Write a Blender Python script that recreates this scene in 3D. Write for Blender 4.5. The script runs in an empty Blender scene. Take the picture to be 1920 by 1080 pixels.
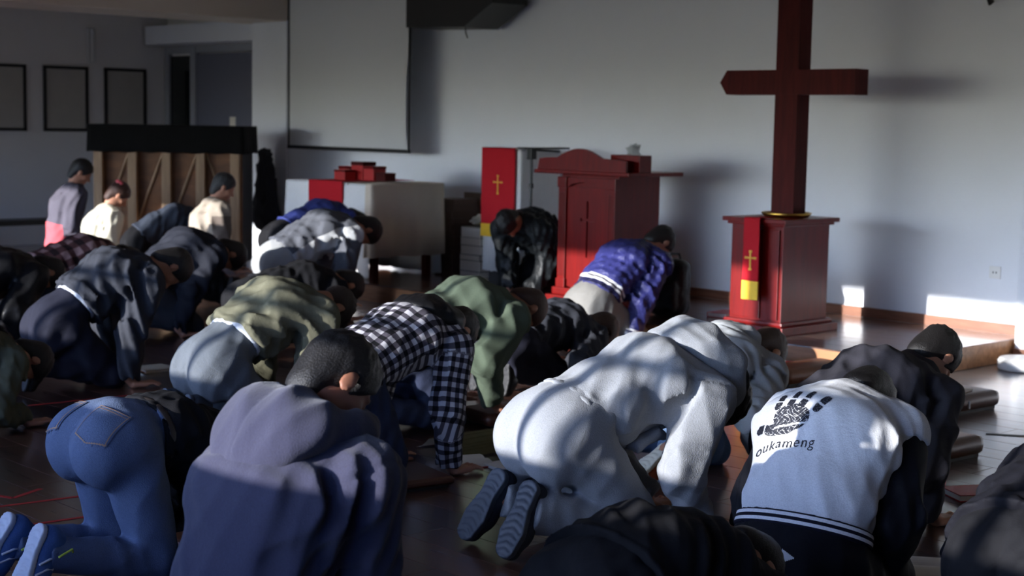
import bpy, bmesh, math, random
import numpy as np
from mathutils import Vector, Matrix
from mathutils.bvhtree import BVHTree

SC = bpy.context.scene
COL = SC.collection
rad = math.radians

# ------------------------------------------------------------ camera, world, sun, exposure
def make_camera():
    F, PITCH, ROLL, YAW, H = 2900.0, rad(6.1), rad(1.03), rad(46.8), 1.55
    fwd = Vector((-math.sin(YAW) * math.cos(PITCH), math.cos(YAW) * math.cos(PITCH), -math.sin(PITCH)))
    right = Vector((math.cos(YAW), math.sin(YAW), 0))
    down = fwd.cross(right)
    r2 = math.cos(ROLL) * right - math.sin(ROLL) * down
    d2 = math.sin(ROLL) * right + math.cos(ROLL) * down
    cam = bpy.data.cameras.new('camera')
    cam.sensor_width = 36.0
    cam.lens = F / 1920 * 36.0
    cam.clip_end = 100
    cam.dof.use_dof = True
    cam.dof.focus_distance = 5.2
    cam.dof.aperture_fstop = 4.0
    o = bpy.data.objects.new('camera', cam)
    COL.objects.link(o)
    M = Matrix((r2, -d2, -fwd)).transposed().to_4x4()
    M.translation = Vector((0, 0, H))
    o.matrix_world = M
    SC.camera = o
make_camera()

SKY_STRENGTH = 0.82
SUN_K, SUN_S = 0.20, 0.18            # sideways drift and drop of the sunlight per metre towards the front wall
def make_light():
    w = bpy.data.worlds.new('sky')
    SC.world = w
    w.use_nodes = True
    t = w.node_tree; bg = t.nodes['Background']
    sky = t.nodes.new('ShaderNodeTexSky'); sky.sky_type = 'NISHITA'; sky.sun_disc = False
    sky.sun_elevation = math.atan(SUN_S / math.hypot(1, SUN_K)); sky.sun_rotation = math.pi + math.atan(SUN_K)
    sky.dust_density = 3.0; sky.air_density = 1.0; sky.ozone_density = 1.5
    wb = t.nodes.new('ShaderNodeVectorMath'); wb.operation = 'MULTIPLY'; wb.inputs[1].default_value = (0.47, 0.79, 1.95)   # white balance of the photograph
    t.links.new(sky.outputs[0], wb.inputs[0]); t.links.new(wb.outputs[0], bg.inputs['Color'])
    bg.inputs['Strength'].default_value = SKY_STRENGTH
    s = bpy.data.lights.new('sun', 'SUN')
    s.energy = 11.0
    s.angle = rad(0.53)
    s.color = (1.0, 0.98, 0.96)
    so = bpy.data.objects.new('sun', s)
    COL.objects.link(so)
    d = Vector((SUN_K, 1.0, -SUN_S))
    so.rotation_euler = d.to_track_quat('-Z', 'Y').to_euler()
    so.location = (0, -8, 6)
make_light()
SC.view_settings.view_transform = 'Standard'
SC.view_settings.look = 'None'
SC.view_settings.exposure = 0.0
SC.view_settings.gamma = 1.0
SC.view_settings.use_curve_mapping = False
SC.cycles.sample_clamp_indirect = 0.0

# ------------------------------------------------------------ materials
def srgb(r, g=None, b=None):
    if g is None: r, g, b = r
    f = lambda c: c / 12.92 if c <= 0.04045 else ((c + 0.055) / 1.055) ** 2.4
    return (f(r / 255), f(g / 255), f(b / 255), 1)

class NT:
    """small helper around a node tree"""
    def __init__(self, name):
        self.m = bpy.data.materials.new(name)
        self.m.use_nodes = True
        self.t = self.m.node_tree
        self.b = self.t.nodes['Principled BSDF']
    def n(self, kind, **kw):
        x = self.t.nodes.new(kind)
        for k, v in kw.items():
            if k.startswith('i_'):
                x.inputs[k[2:].replace('_', ' ')].default_value = v
            else:
                setattr(x, k, v)
        return x
    def l(self, a, b): self.t.links.new(a, b)
    def math(self, op, a, b=None, c=None):
        x = self.t.nodes.new('ShaderNodeMath'); x.operation = op
        for i, v in enumerate((a, b, c)):
            if v is None: continue
            if isinstance(v, (int, float)): x.inputs[i].default_value = v
            else: self.l(v, x.inputs[i])
        return x.outputs[0]
    def mix(self, fac, a, b):
        x = self.t.nodes.new('ShaderNodeMix'); x.data_type = 'RGBA'
        for i, v in ((0, fac), (6, a), (7, b)):
            if isinstance(v, (int, float, tuple)): x.inputs[i].default_value = v
            else: self.l(v, x.inputs[i])
        return x.outputs[2]
    def bump(self, h, strength, dist=0.01):
        x = self.n('ShaderNodeBump'); x.inputs['Strength'].default_value = strength
        x.inputs['Distance'].default_value = dist
        self.l(h, x.inputs['Height']); self.l(x.outputs[0], self.b.inputs['Normal'])

def simple(name, col, rough=0.6, metal=0.0, noise=0.0, nscale=20, spec=None, coat=0):
    k = NT(name)
    k.b.inputs['Base Color'].default_value = col
    k.b.inputs['Roughness'].default_value = rough
    k.b.inputs['Metallic'].default_value = metal
    if spec is not None: k.b.inputs['Specular IOR Level'].default_value = spec
    if coat: k.b.inputs['Coat Weight'].default_value = coat
    if noise:
        tc = k.n('ShaderNodeTexCoord'); nz = k.n('ShaderNodeTexNoise'); nz.inputs['Scale'].default_value = nscale
        nz.inputs['Detail'].default_value = 5
        k.l(tc.outputs['Object'], nz.inputs['Vector'])
        dark = tuple(c * (1 - noise) for c in col[:3]) + (1,)
        lite = tuple(min(1, c * (1 + noise)) for c in col[:3]) + (1,)
        k.l(k.mix(nz.outputs['Fac'], dark, lite), k.b.inputs['Base Color'])
    return k.m

def fabric(name, col, rough=0.9, pattern=None, bump=0.25, wr=0.35, sheen=0.0, wscale=9.0):
    k = NT(name)
    k.b.inputs['Roughness'].default_value = rough
    k.b.inputs['Specular IOR Level'].default_value = 0.25
    k.b.inputs['Sheen Weight'].default_value = sheen
    tc = k.n('ShaderNodeTexCoord')
    fine = k.n('ShaderNodeTexNoise'); fine.inputs['Scale'].default_value = 260; fine.inputs['Detail'].default_value = 2
    k.l(tc.outputs['Object'], fine.inputs['Vector'])
    mp = k.n('ShaderNodeMapping'); mp.inputs['Scale'].default_value = (1.0, 0.45, 1.0)
    k.l(tc.outputs['Object'], mp.inputs['Vector'])
    wn = k.n('ShaderNodeTexNoise'); wn.inputs['Scale'].default_value = wscale; wn.inputs['Detail'].default_value = 3
    wn.inputs['Distortion'].default_value = 1.2
    k.l(mp.outputs[0], wn.inputs['Vector'])
    h = k.math('ADD', k.math('MULTIPLY', fine.outputs['Fac'], bump * 0.12), k.math('MULTIPLY', wn.outputs['Fac'], wr))
    k.bump(h, 0.8, 0.03)
    base = col
    if pattern:
        at = k.n('ShaderNodeAttribute'); at.attribute_name = 'pat'
        sp = k.n('ShaderNodeSeparateXYZ'); k.l(at.outputs['Vector'], sp.inputs[0])
        base = pattern(k, sp.outputs[0], sp.outputs[1], sp.outputs[2], col)
    lo = k.math('MULTIPLY_ADD', fine.outputs['Fac'], 0.5, 0.75)
    mx = k.n('ShaderNodeMix'); mx.data_type = 'RGBA'; mx.blend_type = 'MULTIPLY'
    mx.inputs[0].default_value = 1.0
    if isinstance(base, tuple): mx.inputs[6].default_value = base
    else: k.l(base, mx.inputs[6])
    cb = k.n('ShaderNodeCombineColor')
    for i in range(3): k.l(lo, cb.inputs[i])
    k.l(cb.outputs[0], mx.inputs[7])
    k.l(mx.outputs[2], k.b.inputs['Base Color'])
    return k.m

# patterns: u across the back (m), v along the spine or 10 + length along the sleeve (m), w height above the spine (m)
def pat_plaid(c1, c2, c3, size):
    def f(k, u, v, w, col):
        a = k.math('GREATER_THAN', k.math('FRACT', k.math('DIVIDE', u, size)), 0.5)
        b = k.math('GREATER_THAN', k.math('FRACT', k.math('DIVIDE', v, size)), 0.5)
        s = k.math('ADD', a, b)
        m1 = k.mix(k.math('GREATER_THAN', s, 0.5), c1, c2)
        return k.mix(k.math('GREATER_THAN', s, 1.5), m1, c3)
    return f
def pat_sleeve(c2, start=10.0):
    def f(k, u, v, w, col):
        return k.mix(k.math('GREATER_THAN', v, start), col, c2)
    return f
def pat_bands(bands, axis=1):
    def f(k, u, v, w, col):
        out = col
        x = (u, v, w)[axis]
        for a, b, c in bands:
            g = k.math('MULTIPLY', k.math('GREATER_THAN', x, a), k.math('LESS_THAN', x, b))
            out = k.mix(g, out, c)
        return out
    return f
def pat_multi(*ps):
    def f(k, u, v, w, col):
        for p in ps: col = p(k, u, v, w, col)
        return col
    return f

def wood(name, c1, c2, rough=0.35, scale=(1, 12, 12), coat=0.0, bump=0.05, seed=0.0, ring=3.0, spec=.5):
    k = NT(name)
    tc = k.n('ShaderNodeTexCoord'); mp = k.n('ShaderNodeMapping')
    mp.inputs['Scale'].default_value = scale; mp.inputs['Location'].default_value = (seed, seed, seed)
    k.l(tc.outputs['Object'], mp.inputs['Vector'])
    nz = k.n('ShaderNodeTexNoise'); nz.inputs['Scale'].default_value = ring; nz.inputs['Detail'].default_value = 6
    nz.inputs['Distortion'].default_value = 0.6
    k.l(mp.outputs[0], nz.inputs['Vector'])
    rp = k.n('ShaderNodeValToRGB')
    rp.color_ramp.elements[0].position = 0.32; rp.color_ramp.elements[0].color = c1
    rp.color_ramp.elements[1].position = 0.68; rp.color_ramp.elements[1].color = c2
    k.l(nz.outputs['Fac'], rp.inputs['Fac']); k.l(rp.outputs[0], k.b.inputs['Base Color'])
    k.b.inputs['Roughness'].default_value = rough
    k.b.inputs['Coat Weight'].default_value = coat
    k.b.inputs['Coat Roughness'].default_value = 0.2; k.b.inputs['Specular IOR Level'].default_value = spec
    k.bump(nz.outputs['Fac'], bump, 0.01)
    return k.m

def floor_wood(name, c1, c2, rough):
    k = NT(name)
    ge = k.n('ShaderNodeNewGeometry'); oi = k.n('ShaderNodeObjectInfo')
    sp = k.n('ShaderNodeSeparateXYZ'); k.l(ge.outputs['Position'], sp.inputs[0])
    row = k.math('FLOOR', k.math('DIVIDE', sp.outputs[1], 0.19))
    off = k.math('MULTIPLY', k.math('MODULO', k.math('ABSOLUTE', row), 3.0), 0.4)
    colx = k.math('FLOOR', k.math('DIVIDE', k.math('SUBTRACT', sp.outputs[0], off), 1.2))
    cb = k.n('ShaderNodeCombineXYZ'); k.l(row, cb.inputs[0]); k.l(colx, cb.inputs[1])
    wn = k.n('ShaderNodeTexWhiteNoise'); k.l(cb.outputs[0], wn.inputs['Vector'])
    mp = k.n('ShaderNodeMapping'); mp.inputs['Scale'].default_value = (2.0, 24, 24)
    k.l(ge.outputs['Position'], mp.inputs['Vector'])
    ad = k.n('ShaderNodeVectorMath'); ad.operation = 'ADD'
    k.l(mp.outputs[0], ad.inputs[0]); k.l(wn.outputs['Color'], ad.inputs[1])
    nz = k.n('ShaderNodeTexNoise'); nz.inputs['Scale'].default_value = 1.6; nz.inputs['Detail'].default_value = 6
    nz.inputs['Distortion'].default_value = 0.8
    k.l(ad.outputs[0], nz.inputs['Vector'])
    f = k.math('ADD', k.math('MULTIPLY', nz.outputs['Fac'], 0.7), k.math('MULTIPLY', wn.outputs['Value'], 0.35))
    rp = k.n('ShaderNodeValToRGB')
    rp.color_ramp.elements[0].position = 0.3; rp.color_ramp.elements[0].color = c1
    rp.color_ramp.elements[1].position = 0.75; rp.color_ramp.elements[1].color = c2
    k.l(f, rp.inputs['Fac']); k.l(rp.outputs[0], k.b.inputs['Base Color'])
    k.l(k.math('MULTIPLY_ADD', nz.outputs['Fac'], 0.15, rough - 0.07), k.b.inputs['Roughness'])
    k.b.inputs['Coat Weight'].default_value = 1.0; k.b.inputs['Coat Roughness'].default_value = 0.2; k.b.inputs['Coat IOR'].default_value = 1.65
    k.bump(nz.outputs['Fac'], 0.05, 0.003)
    return k.m

# ------------------------------------------------------------ objects, tags
def tag(o, label=None, cat=None, group=None, kind=None):
    if label: o['label'] = label
    if cat: o['category'] = cat
    if group: o['group'] = group
    if kind: o['kind'] = kind
    return o
def empty(name, loc, rz=0.0, scale=1.0):
    o = bpy.data.objects.new(name, None); COL.objects.link(o)
    o.location = loc; o.rotation_euler = (0, 0, rz); o.scale = (scale,) * 3
    o.empty_display_size = 0.1
    return o
def link_mesh(name, me, mat=None, parent=None, loc=(0, 0, 0), rot=(0, 0, 0)):
    o = bpy.data.objects.new(name, me); COL.objects.link(o)
    if mat is not None:
        for m in (mat if isinstance(mat, (list, tuple)) else [mat]):
            me.materials.append(m)
    o.location = loc; o.rotation_euler = rot
    if parent is not None: o.parent = parent
    return o
def from_bm(name, bm, mat=None, parent=None, loc=(0, 0, 0), rot=(0, 0, 0), smooth=False):
    me = bpy.data.meshes.new(name); bm.to_mesh(me); bm.free()
    if smooth: me.shade_smooth()
    return link_mesh(name, me, mat, parent, loc, rot)
def bx(bm, lo, hi, bevel=0.0, mat=0, rot=None):
    """axis box lo..hi into bm"""
    c = [(a + b) / 2 for a, b in zip(lo, hi)]; s = [b - a for a, b in zip(lo, hi)]
    t = bmesh.new()
    bmesh.ops.create_cube(t, size=1.0)
    bmesh.ops.scale(t, vec=s, verts=t.verts)
    if bevel > 0:
        bmesh.ops.bevel(t, geom=t.edges[:], offset=bevel, segments=2, affect='EDGES', profile=0.7)
    if rot is not None: bmesh.ops.rotate(t, cent=(0, 0, 0), matrix=rot, verts=t.verts)
    bmesh.ops.translate(t, vec=c, verts=t.verts)
    for f in t.faces: f.material_index = mat
    me = bpy.data.meshes.new('t'); t.to_mesh(me); t.free(); bm.from_mesh(me); bpy.data.meshes.remove(me)
def box(name, lo, hi, mat, parent=None, bevel=0.0, loc=(0, 0, 0), rot=(0, 0, 0)):
    bm = bmesh.new(); bx(bm, lo, hi, bevel)
    return from_bm(name, bm, mat, parent, loc, rot)
def lathe(bm, prof, seg=24, center=(0, 0, 0)):
    vs = []
    for r, z in prof:
        vs.append([bm.verts.new((center[0] + r * math.cos(2 * math.pi * i / seg), center[1] + r * math.sin(2 * math.pi * i / seg), center[2] + z)) for i in range(seg)])
    for a, b in zip(vs, vs[1:]):
        for i in range(seg):
            j = (i + 1) % seg
            bm.faces.new((a[i], a[j], b[j], b[i]))
    bm.faces.new(vs[0][::-1]); bm.faces.new(vs[-1])
def tube(bm, pts, r, seg=8):
    pts = [Vector(p) for p in pts]
    rings = []
    for i, p in enumerate(pts):
        d = (pts[min(i + 1, len(pts) - 1)] - pts[max(i - 1, 0)]).normalized()
        q = d.to_track_quat('Z', 'Y')
        rr = r[i] if isinstance(r, (list, tuple)) else r
        rings.append([bm.verts.new(p + q @ Vector((rr * math.cos(2 * math.pi * k / seg), rr * math.sin(2 * math.pi * k / seg), 0))) for k in range(seg)])
    for a, b in zip(rings, rings[1:]):
        for k in range(seg):
            j = (k + 1) % seg
            bm.faces.new((a[k], a[j], b[j], b[k]))
    bm.faces.new(rings[0][::-1]); bm.faces.new(rings[-1])
def prism(bm, outline, y0, y1, mat=0):
    """outline in x,z extruded along y"""
    a = [bm.verts.new((x, y0, z)) for x, z in outline]; b = [bm.verts.new((x, y1, z)) for x, z in outline]
    fs = [bm.faces.new(a), bm.faces.new(b[::-1])]
    n = len(a)
    for i in range(n):
        j = (i + 1) % n
        fs.append(bm.faces.new((a[j], a[i], b[i], b[j])))
    for f in fs: f.material_index = mat
    bmesh.ops.recalc_face_normals(bm, faces=fs)
# ------------------------------------------------------------ implicit surfaces for bodies and clothes
def axis(lo, hi, h, fines=()):
    xs = [lo]
    while xs[-1] < hi:
        s = h
        for a, b, hf in fines:
            if a - h <= xs[-1] <= b: s = min(s, hf)
        xs.append(xs[-1] + s)
    return np.array(xs, np.float32)

class Field:
    def __init__(self, lo, hi, h, fines=((), (), ())):
        self.ax = [axis(lo[i], hi[i], h, fines[i]) for i in range(3)]
        self.D = np.full([len(a) for a in self.ax], 0.5, np.float32)
    def blk(self, lo, hi):
        sl = []
        for i in range(3):
            a = int(np.searchsorted(self.ax[i], lo[i])); b = int(np.searchsorted(self.ax[i], hi[i]))
            if b - a < 1: return None
            sl.append(slice(a, b))
        sl = tuple(sl)
        P = (self.ax[0][sl[0]][:, None, None], self.ax[1][sl[1]][None, :, None], self.ax[2][sl[2]][None, None, :])
        return sl, P
    def add(self, prim, k=0.02, m=0.05):
        fn, lo, hi = prim
        r = self.blk([v - m - k for v in lo], [v + m + k for v in hi])
        if r is None: return
        sl, P = r
        a = fn(*P); b = self.D[sl]
        if k > 0:
            h = np.clip(0.5 + 0.5 * (b - a) / k, 0, 1)
            self.D[sl] = b * (1 - h) + a * h - k * h * (1 - h)
        else: self.D[sl] = np.minimum(a, b)
    def sub(self, prim, k=0.01, m=0.03):
        fn, lo, hi = prim
        r = self.blk([v - m for v in lo], [v + m for v in hi])
        if r is None: return
        sl, P = r
        a = -fn(*P); b = self.D[sl]
        h = np.clip(0.5 - 0.5 * (b - a) / k, 0, 1)
        self.D[sl] = b * (1 - h) + a * h + k * h * (1 - h)
    def cut(self, p, n):
        """keep the side where dot(x - p, n) > 0"""
        X, Y, Z = self.ax[0][:, None, None], self.ax[1][None, :, None], self.ax[2][None, None, :]
        d = -((X - p[0]) * n[0] + (Y - p[1]) * n[1] + (Z - p[2]) * n[2])
        np.maximum(self.D, d, out=self.D)
    def cut_field(self, fn):
        X, Y, Z = self.ax[0][:, None, None], self.ax[1][None, :, None], self.ax[2][None, None, :]
        np.maximum(self.D, fn(X, Y, Z), out=self.D)
    def displace(self, fn, band=0.035):
        ix = np.nonzero(np.abs(self.D) < band)
        P = np.stack([self.ax[i][ix[i]] for i in range(3)], 1)
        self.D[ix] += fn(P)
    def mesh(self, smooth=1):
        D = self.D
        S = D < 0
        c = np.zeros([n - 1 for n in D.shape], np.int8)
        for i in (0, 1):
            for j in (0, 1):
                for k in (0, 1):
                    c += S[i:S.shape[0] - 1 + i, j:S.shape[1] - 1 + j, k:S.shape[2] - 1 + k]
        act = (c > 0) & (c < 8)
        idx = np.argwhere(act)
        if len(idx) == 0: return np.zeros((0, 3)), np.zeros((0, 4), int)
        I, J, K = idx.T
        val = {}
        for i in (0, 1):
            for j in (0, 1):
                for k in (0, 1): val[i, j, k] = D[I + i, J + j, K + k]
        acc = np.zeros((len(idx), 3)); cnt = np.zeros(len(idx))
        for ax_ in range(3):
            for a in (0, 1):
                for b in (0, 1):
                    c0 = [a, b]; c0.insert(ax_, 0); c1 = [a, b]; c1.insert(ax_, 1)
                    v0, v1 = val[tuple(c0)], val[tuple(c1)]
                    m = (v0 < 0) != (v1 < 0)
                    t = np.where(m, v0 / np.where(m, v0 - v1, 1), 0)
                    o = np.array(c0, float)[None, :].repeat(len(idx), 0); o[:, ax_] = t
                    acc += o * m[:, None]; cnt += m
        fr = acc / cnt[:, None]
        V = np.stack([self.ax[i][idx[:, i]] + (self.ax[i][idx[:, i] + 1] - self.ax[i][idx[:, i]]) * fr[:, i] for i in range(3)], 1)
        ID = np.full(act.shape, -1, np.int32); ID[act] = np.arange(len(idx))
        Q = []
        for ax_ in range(3):
            o1, o2 = [(1, 2), (2, 0), (0, 1)][ax_]
            s0 = [slice(None)] * 3; s1 = [slice(None)] * 3
            s0[ax_] = slice(0, -1); s1[ax_] = slice(1, None)
            for o in (o1, o2): s0[o] = slice(1, -1); s1[o] = slice(1, -1)
            A, B = S[tuple(s0)], S[tuple(s1)]
            e = np.argwhere(A != B)
            if len(e) == 0: continue
            ori = A[tuple(e.T)]
            e = e.copy()
            for o in (o1, o2): e[:, o] += 1
            def cell(d1, d2):
                q = e.copy(); q[:, o1] += d1; q[:, o2] += d2
                return ID[tuple(q.T)]
            quad = np.stack([cell(-1, -1), cell(0, -1), cell(0, 0), cell(-1, 0)], 1)
            quad[~ori] = quad[~ori][:, ::-1]
            Q.append(quad)
        Q = np.concatenate(Q); Q = Q[(Q >= 0).all(1)]
        for _ in range(smooth):
            s = np.zeros_like(V); n = np.zeros(len(V))
            for a, b in ((0, 1), (1, 2), (2, 3), (3, 0)):
                for x, y in ((a, b), (b, a)):
                    for d in range(3): s[:, d] += np.bincount(Q[:, x], V[Q[:, y], d], len(V))
                    n += np.bincount(Q[:, x], minlength=len(V))
            V = V * 0.45 + 0.55 * s / np.maximum(n, 1)[:, None]
        return V, Q

def np_mesh(name, V, Q, pat=None):
    me = bpy.data.meshes.new(name)
    me.vertices.add(len(V)); me.vertices.foreach_set('co', V.astype(np.float32).ravel())
    me.loops.add(Q.size); me.loops.foreach_set('vertex_index', Q.astype(np.int32).ravel())
    me.polygons.add(len(Q))
    me.polygons.foreach_set('loop_start', np.arange(0, Q.size, 4, dtype=np.int32))
    me.polygons.foreach_set('loop_total', np.full(len(Q), 4, np.int32))
    me.polygons.foreach_set('use_smooth', np.ones(len(Q), bool))
    if pat is not None:
        at = me.attributes.new('pat', 'FLOAT_VECTOR', 'POINT')
        at.data.foreach_set('vector', pat.astype(np.float32).ravel())
    me.update(calc_edges=True)
    return me

A3 = lambda *v: np.array(v, float)
def cone(a, b, ra, rb, sx=1.0):
    a = np.array(a, float); b = np.array(b, float); ab = b - a; L = float(ab @ ab) + 1e-9
    def fn(X, Y, Z):
        px, py, pz = X - a[0], Y - a[1], Z - a[2]
        t = np.clip((px * ab[0] + py * ab[1] + pz * ab[2]) / L, 0, 1)
        return np.sqrt(((px - t * ab[0]) / sx) ** 2 + (py - t * ab[1]) ** 2 + (pz - t * ab[2]) ** 2) - (ra + t * (rb - ra))
    R = max(ra, rb)
    lo = np.minimum(a, b) - A3(R * sx, R, R); hi = np.maximum(a, b) + A3(R * sx, R, R)
    return fn, lo, hi
def ell(c, r, B=None):
    """ellipsoid with axes B (rows: local x, y, z in the figure's frame)"""
    c = np.array(c, float); r = np.array(r, float)
    B = np.eye(3) if B is None else np.array(B, float)
    def fn(X, Y, Z):
        px, py, pz = X - c[0], Y - c[1], Z - c[2]
        q = [px * B[i][0] + py * B[i][1] + pz * B[i][2] for i in range(3)]
        k0 = np.sqrt(sum((q[i] / r[i]) ** 2 for i in range(3))); k1 = np.sqrt(sum((q[i] / r[i] ** 2) ** 2 for i in range(3)))
        return k0 * (k0 - 1) / np.maximum(k1, 1e-6)
    e = np.sqrt(((B * r[:, None]) ** 2).sum(0))
    return fn, c - e, c + e
def rbox(c, r, B, rr):
    c = np.array(c, float); r = np.array(r, float); B = np.array(B, float)
    def fn(X, Y, Z):
        px, py, pz = X - c[0], Y - c[1], Z - c[2]
        q = [np.abs(px * B[i][0] + py * B[i][1] + pz * B[i][2]) - r[i] + rr for i in range(3)]
        out = np.sqrt(sum(np.maximum(v, 0) ** 2 for v in q))
        return out + np.minimum(np.maximum(np.maximum(q[0], q[1]), q[2]), 0) - rr
    e = np.abs(B * r[:, None]).sum(0)
    return fn, c - e, c + e

def folds(seed, amp, spots=(), base=0.35, freq=55.0):
    rg = random.Random(seed)
    ks = []
    for _ in range(4):
        a = rg.uniform(0, 2 * math.pi); t = rg.uniform(-0.5, 0.5)
        f = freq * rg.uniform(0.6, 1.4)
        ks.append((A3(math.cos(a), math.sin(a), t) * f, A3(rg.uniform(-1, 1), rg.uniform(-1, 1), rg.uniform(-1, 1)) * 14, rg.uniform(0, 6), rg.uniform(0.6, 1.0)))
    def fn(P):
        w = np.zeros(len(P))
        for k, g, ph, a in ks:
            w += a * (np.abs(np.sin((P @ k) * 0.5 + ph + 1.2 * np.sin(P @ g + ph))) - 0.62)
        m = np.full(len(P), base)
        for c, r, s in spots:
            m += s * np.exp(-((P - c) ** 2).sum(1) / (r * r))
        return (amp * m * w).astype(np.float32)
    return fn

# ------------------------------------------------------------ the figure
def dirv(t): t = rad(t); return A3(0, math.cos(t), math.sin(t))
def nrmv(t): t = rad(t); return A3(0, -math.sin(t), math.cos(t))
def unit(v): return v / (np.linalg.norm(v) + 1e-9)

def skeleton(p):
    t1, t2, t3 = p['t']; th = p['th']; J = {'t': p['t'], 'th': th}
    hip = A3(0, 0, p['hz']); p1 = hip + .2 * dirv(t1); p2 = p1 + .2 * dirv(t2); p3 = p2 + .18 * dirv(t3)
    J.update(hip=hip, p1=p1, p2=p2, p3=p3, yoke=p2 + .11 * dirv(t3))
    sw = p.get('sw', .185)
    for s, n in ((1, 'r'), (-1, 'l')):
        sh = p2 + .13 * dirv(t3) - .05 * nrmv(t3) + A3(s * sw, 0, 0)
        hd = p.get(n + 'h', (.2, 0.0, 0.0))                     # hand: sideways, ahead of the shoulder, height
        tgt = A3(s * hd[0], sh[1] + hd[1], hd[2])
        ha = s * rad(-hd[3] if len(hd) > 3 else -12)
        f = A3(-math.sin(ha) , math.cos(ha), 0); f = A3(math.sin(rad(hd[3] if len(hd) > 3 else 10)) * s, math.cos(rad(hd[3] if len(hd) > 3 else 10)), 0)
        wr = tgt - f * .055 + A3(0, 0, .062)
        l1, l2 = .285, .25
        v = wr - sh; d = np.linalg.norm(v); k = d / (l1 + l2)
        if k > .985: l1, l2 = l1 * k / .985, l2 * k / .985
        x = (l1 * l1 - l2 * l2 + d * d) / (2 * d); h = math.sqrt(max(l1 * l1 - x * x, 0))
        hint = A3(s * p.get('el', .5), -1, 0.1); u = unit(v); hp = unit(hint - u * (hint @ u))
        J[n + 's'] = sh; J[n + 'e'] = sh + u * x + hp * h; J[n + 'w'] = wr; J[n + 'f'] = f; J[n + 't'] = tgt
        ky = math.sqrt(max(.41 ** 2 - (p['hz'] - .07) ** 2, .0004)) + p.get('kd', 0)
        kx = p.get('kx', .12)
        kn = A3(s * kx, ky, .07); J[n + 'k'] = kn
        J[n + 'j'] = hip + A3(s * .09, 0, -.01)
        az = p.get('az', .15); fx = p.get('fx', .10)
        an = A3(s * fx, ky - .40, az); J[n + 'a'] = an
        ph = p.get('fp', 75)                                    # sole pitch
        fd = A3(s * math.sin(rad(p.get('ft', 8))), -math.cos(rad(ph)), -math.sin(rad(ph))); fd = unit(fd)
        yw = rad(p.get('fy', 0)); sn = unit(A3(math.sin(yw) * math.sin(rad(ph)), -math.cos(yw) * math.sin(rad(ph)), math.cos(rad(ph)))); sn = unit(sn - fd * (sn @ fd))
        toe_drop = an + sn * .035 - fd * .05
        zt = (toe_drop + fd * .27)[2]
        toe_drop = toe_drop + A3(0, 0, .02 - zt)
        J[n + 'heel'] = toe_drop; J[n + 'fd'] = fd; J[n + 'sn'] = sn
    J['head'] = p3 + p.get('nl', .165) * dirv(th)
    up = dirv(th + p.get('nod', 0)); fw = -nrmv(th + p.get('nod', 0)); rt = A3(1, 0, 0)
    tu = rad(p.get('turn', 0))                                  # turning the face towards the figure's right
    fw2 = fw * math.cos(tu) + rt * math.sin(tu); rt2 = rt * math.cos(tu) - fw * math.sin(tu)
    ti = rad(p.get('tilt', 0))
    up2 = up * math.cos(ti) + rt2 * math.sin(ti); rt3 = rt2 * math.cos(ti) - up * math.sin(ti)
    J['HB'] = np.array([rt3, fw2, up2])
    return J

def torso_prims(J, e, belly=0.0):
    t1, t2, t3 = J['t']
    B1 = np.array([[1, 0, 0], dirv(t1), nrmv(t1)])
    hip, p1, p2, yk = J['hip'], J['p1'], J['p2'], J['yoke']
    P = [(cone(hip, p1, .112 + e, .100 + e, 1.40), .03), (cone(p1, p2, .100 + e, .114 + e, 1.42), .05),
         (cone(p2, yk, .112 + e, .080 + e, 1.62), .05)]
    for n in 'rl':
        P.append((cone(J['p3'] - .02 * dirv(t3), J[n + 's'], .045 + e * .8, .058 + e), .05))
    if belly:
        P.append((cone(p1 - nrmv(t1) * belly, p2 - nrmv(t2) * belly, .085 + e, .09 + e, 1.3), .06))
    return P, B1
def arm_prims(J, n, e, stop=None):
    return [(cone(J[n + 's'], J[n + 'e'], .064 + e, .050 + e), .05), (cone(J[n + 'e'], J[n + 'w'], .048 + e, .033 + e), .03)]
def bounds(pts, m):
    pts = np.array(pts); return pts.min(0) - m, pts.max(0) + m

def head_prims(J):
    c, B = J['head'], J['HB']
    W = lambda x, y, z: c + x * B[0] + y * B[1] + z * B[2]
    P = [(ell(W(0, -.012, .028), (.074, .094, .084), B), .02), (ell(W(0, .024, -.045), (.057, .066, .074), B), .035),
         (ell(W(0, .062, -.098), (.024, .02, .016), B), .03), (cone(W(0, .086, .004), W(0, .108, -.03), .008, .013), .012),
         (ell(W(0, .076, .02), (.048, .014, .011), B), .012)]
    for s in (1, -1):
        P += [(ell(W(s * .016, .096, -.034), (.008, .009, .007), B), .008), (ell(W(s * .045, .055, -.025), (.018, .02, .018), B), .02)]
    S = [(ell(W(s * .031, .094, -.001), (.017, .012, .011), B), .01) for s in (1, -1)]
    P2 = [(ell(W(s * .031, .076, -.001), (.012, .012, .0115), B), .004) for s in (1, -1)]
    P2 += [(ell(W(0, .086, -.058), (.022, .009, .005), B), .005), (ell(W(0, .084, -.069), (.019, .009, .006), B), .005)]
    for s in (1, -1):
        Be = np.array([B[0] * .94 + B[1] * -.34 * s, B[1] * .94 + B[0] * .34 * s, B[2]])
        P2 += [(ell(W(s * .080, -.012, -.012), (.007, .021, .033), Be), .008)]
        S2 = None
    return P, S, P2
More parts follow.
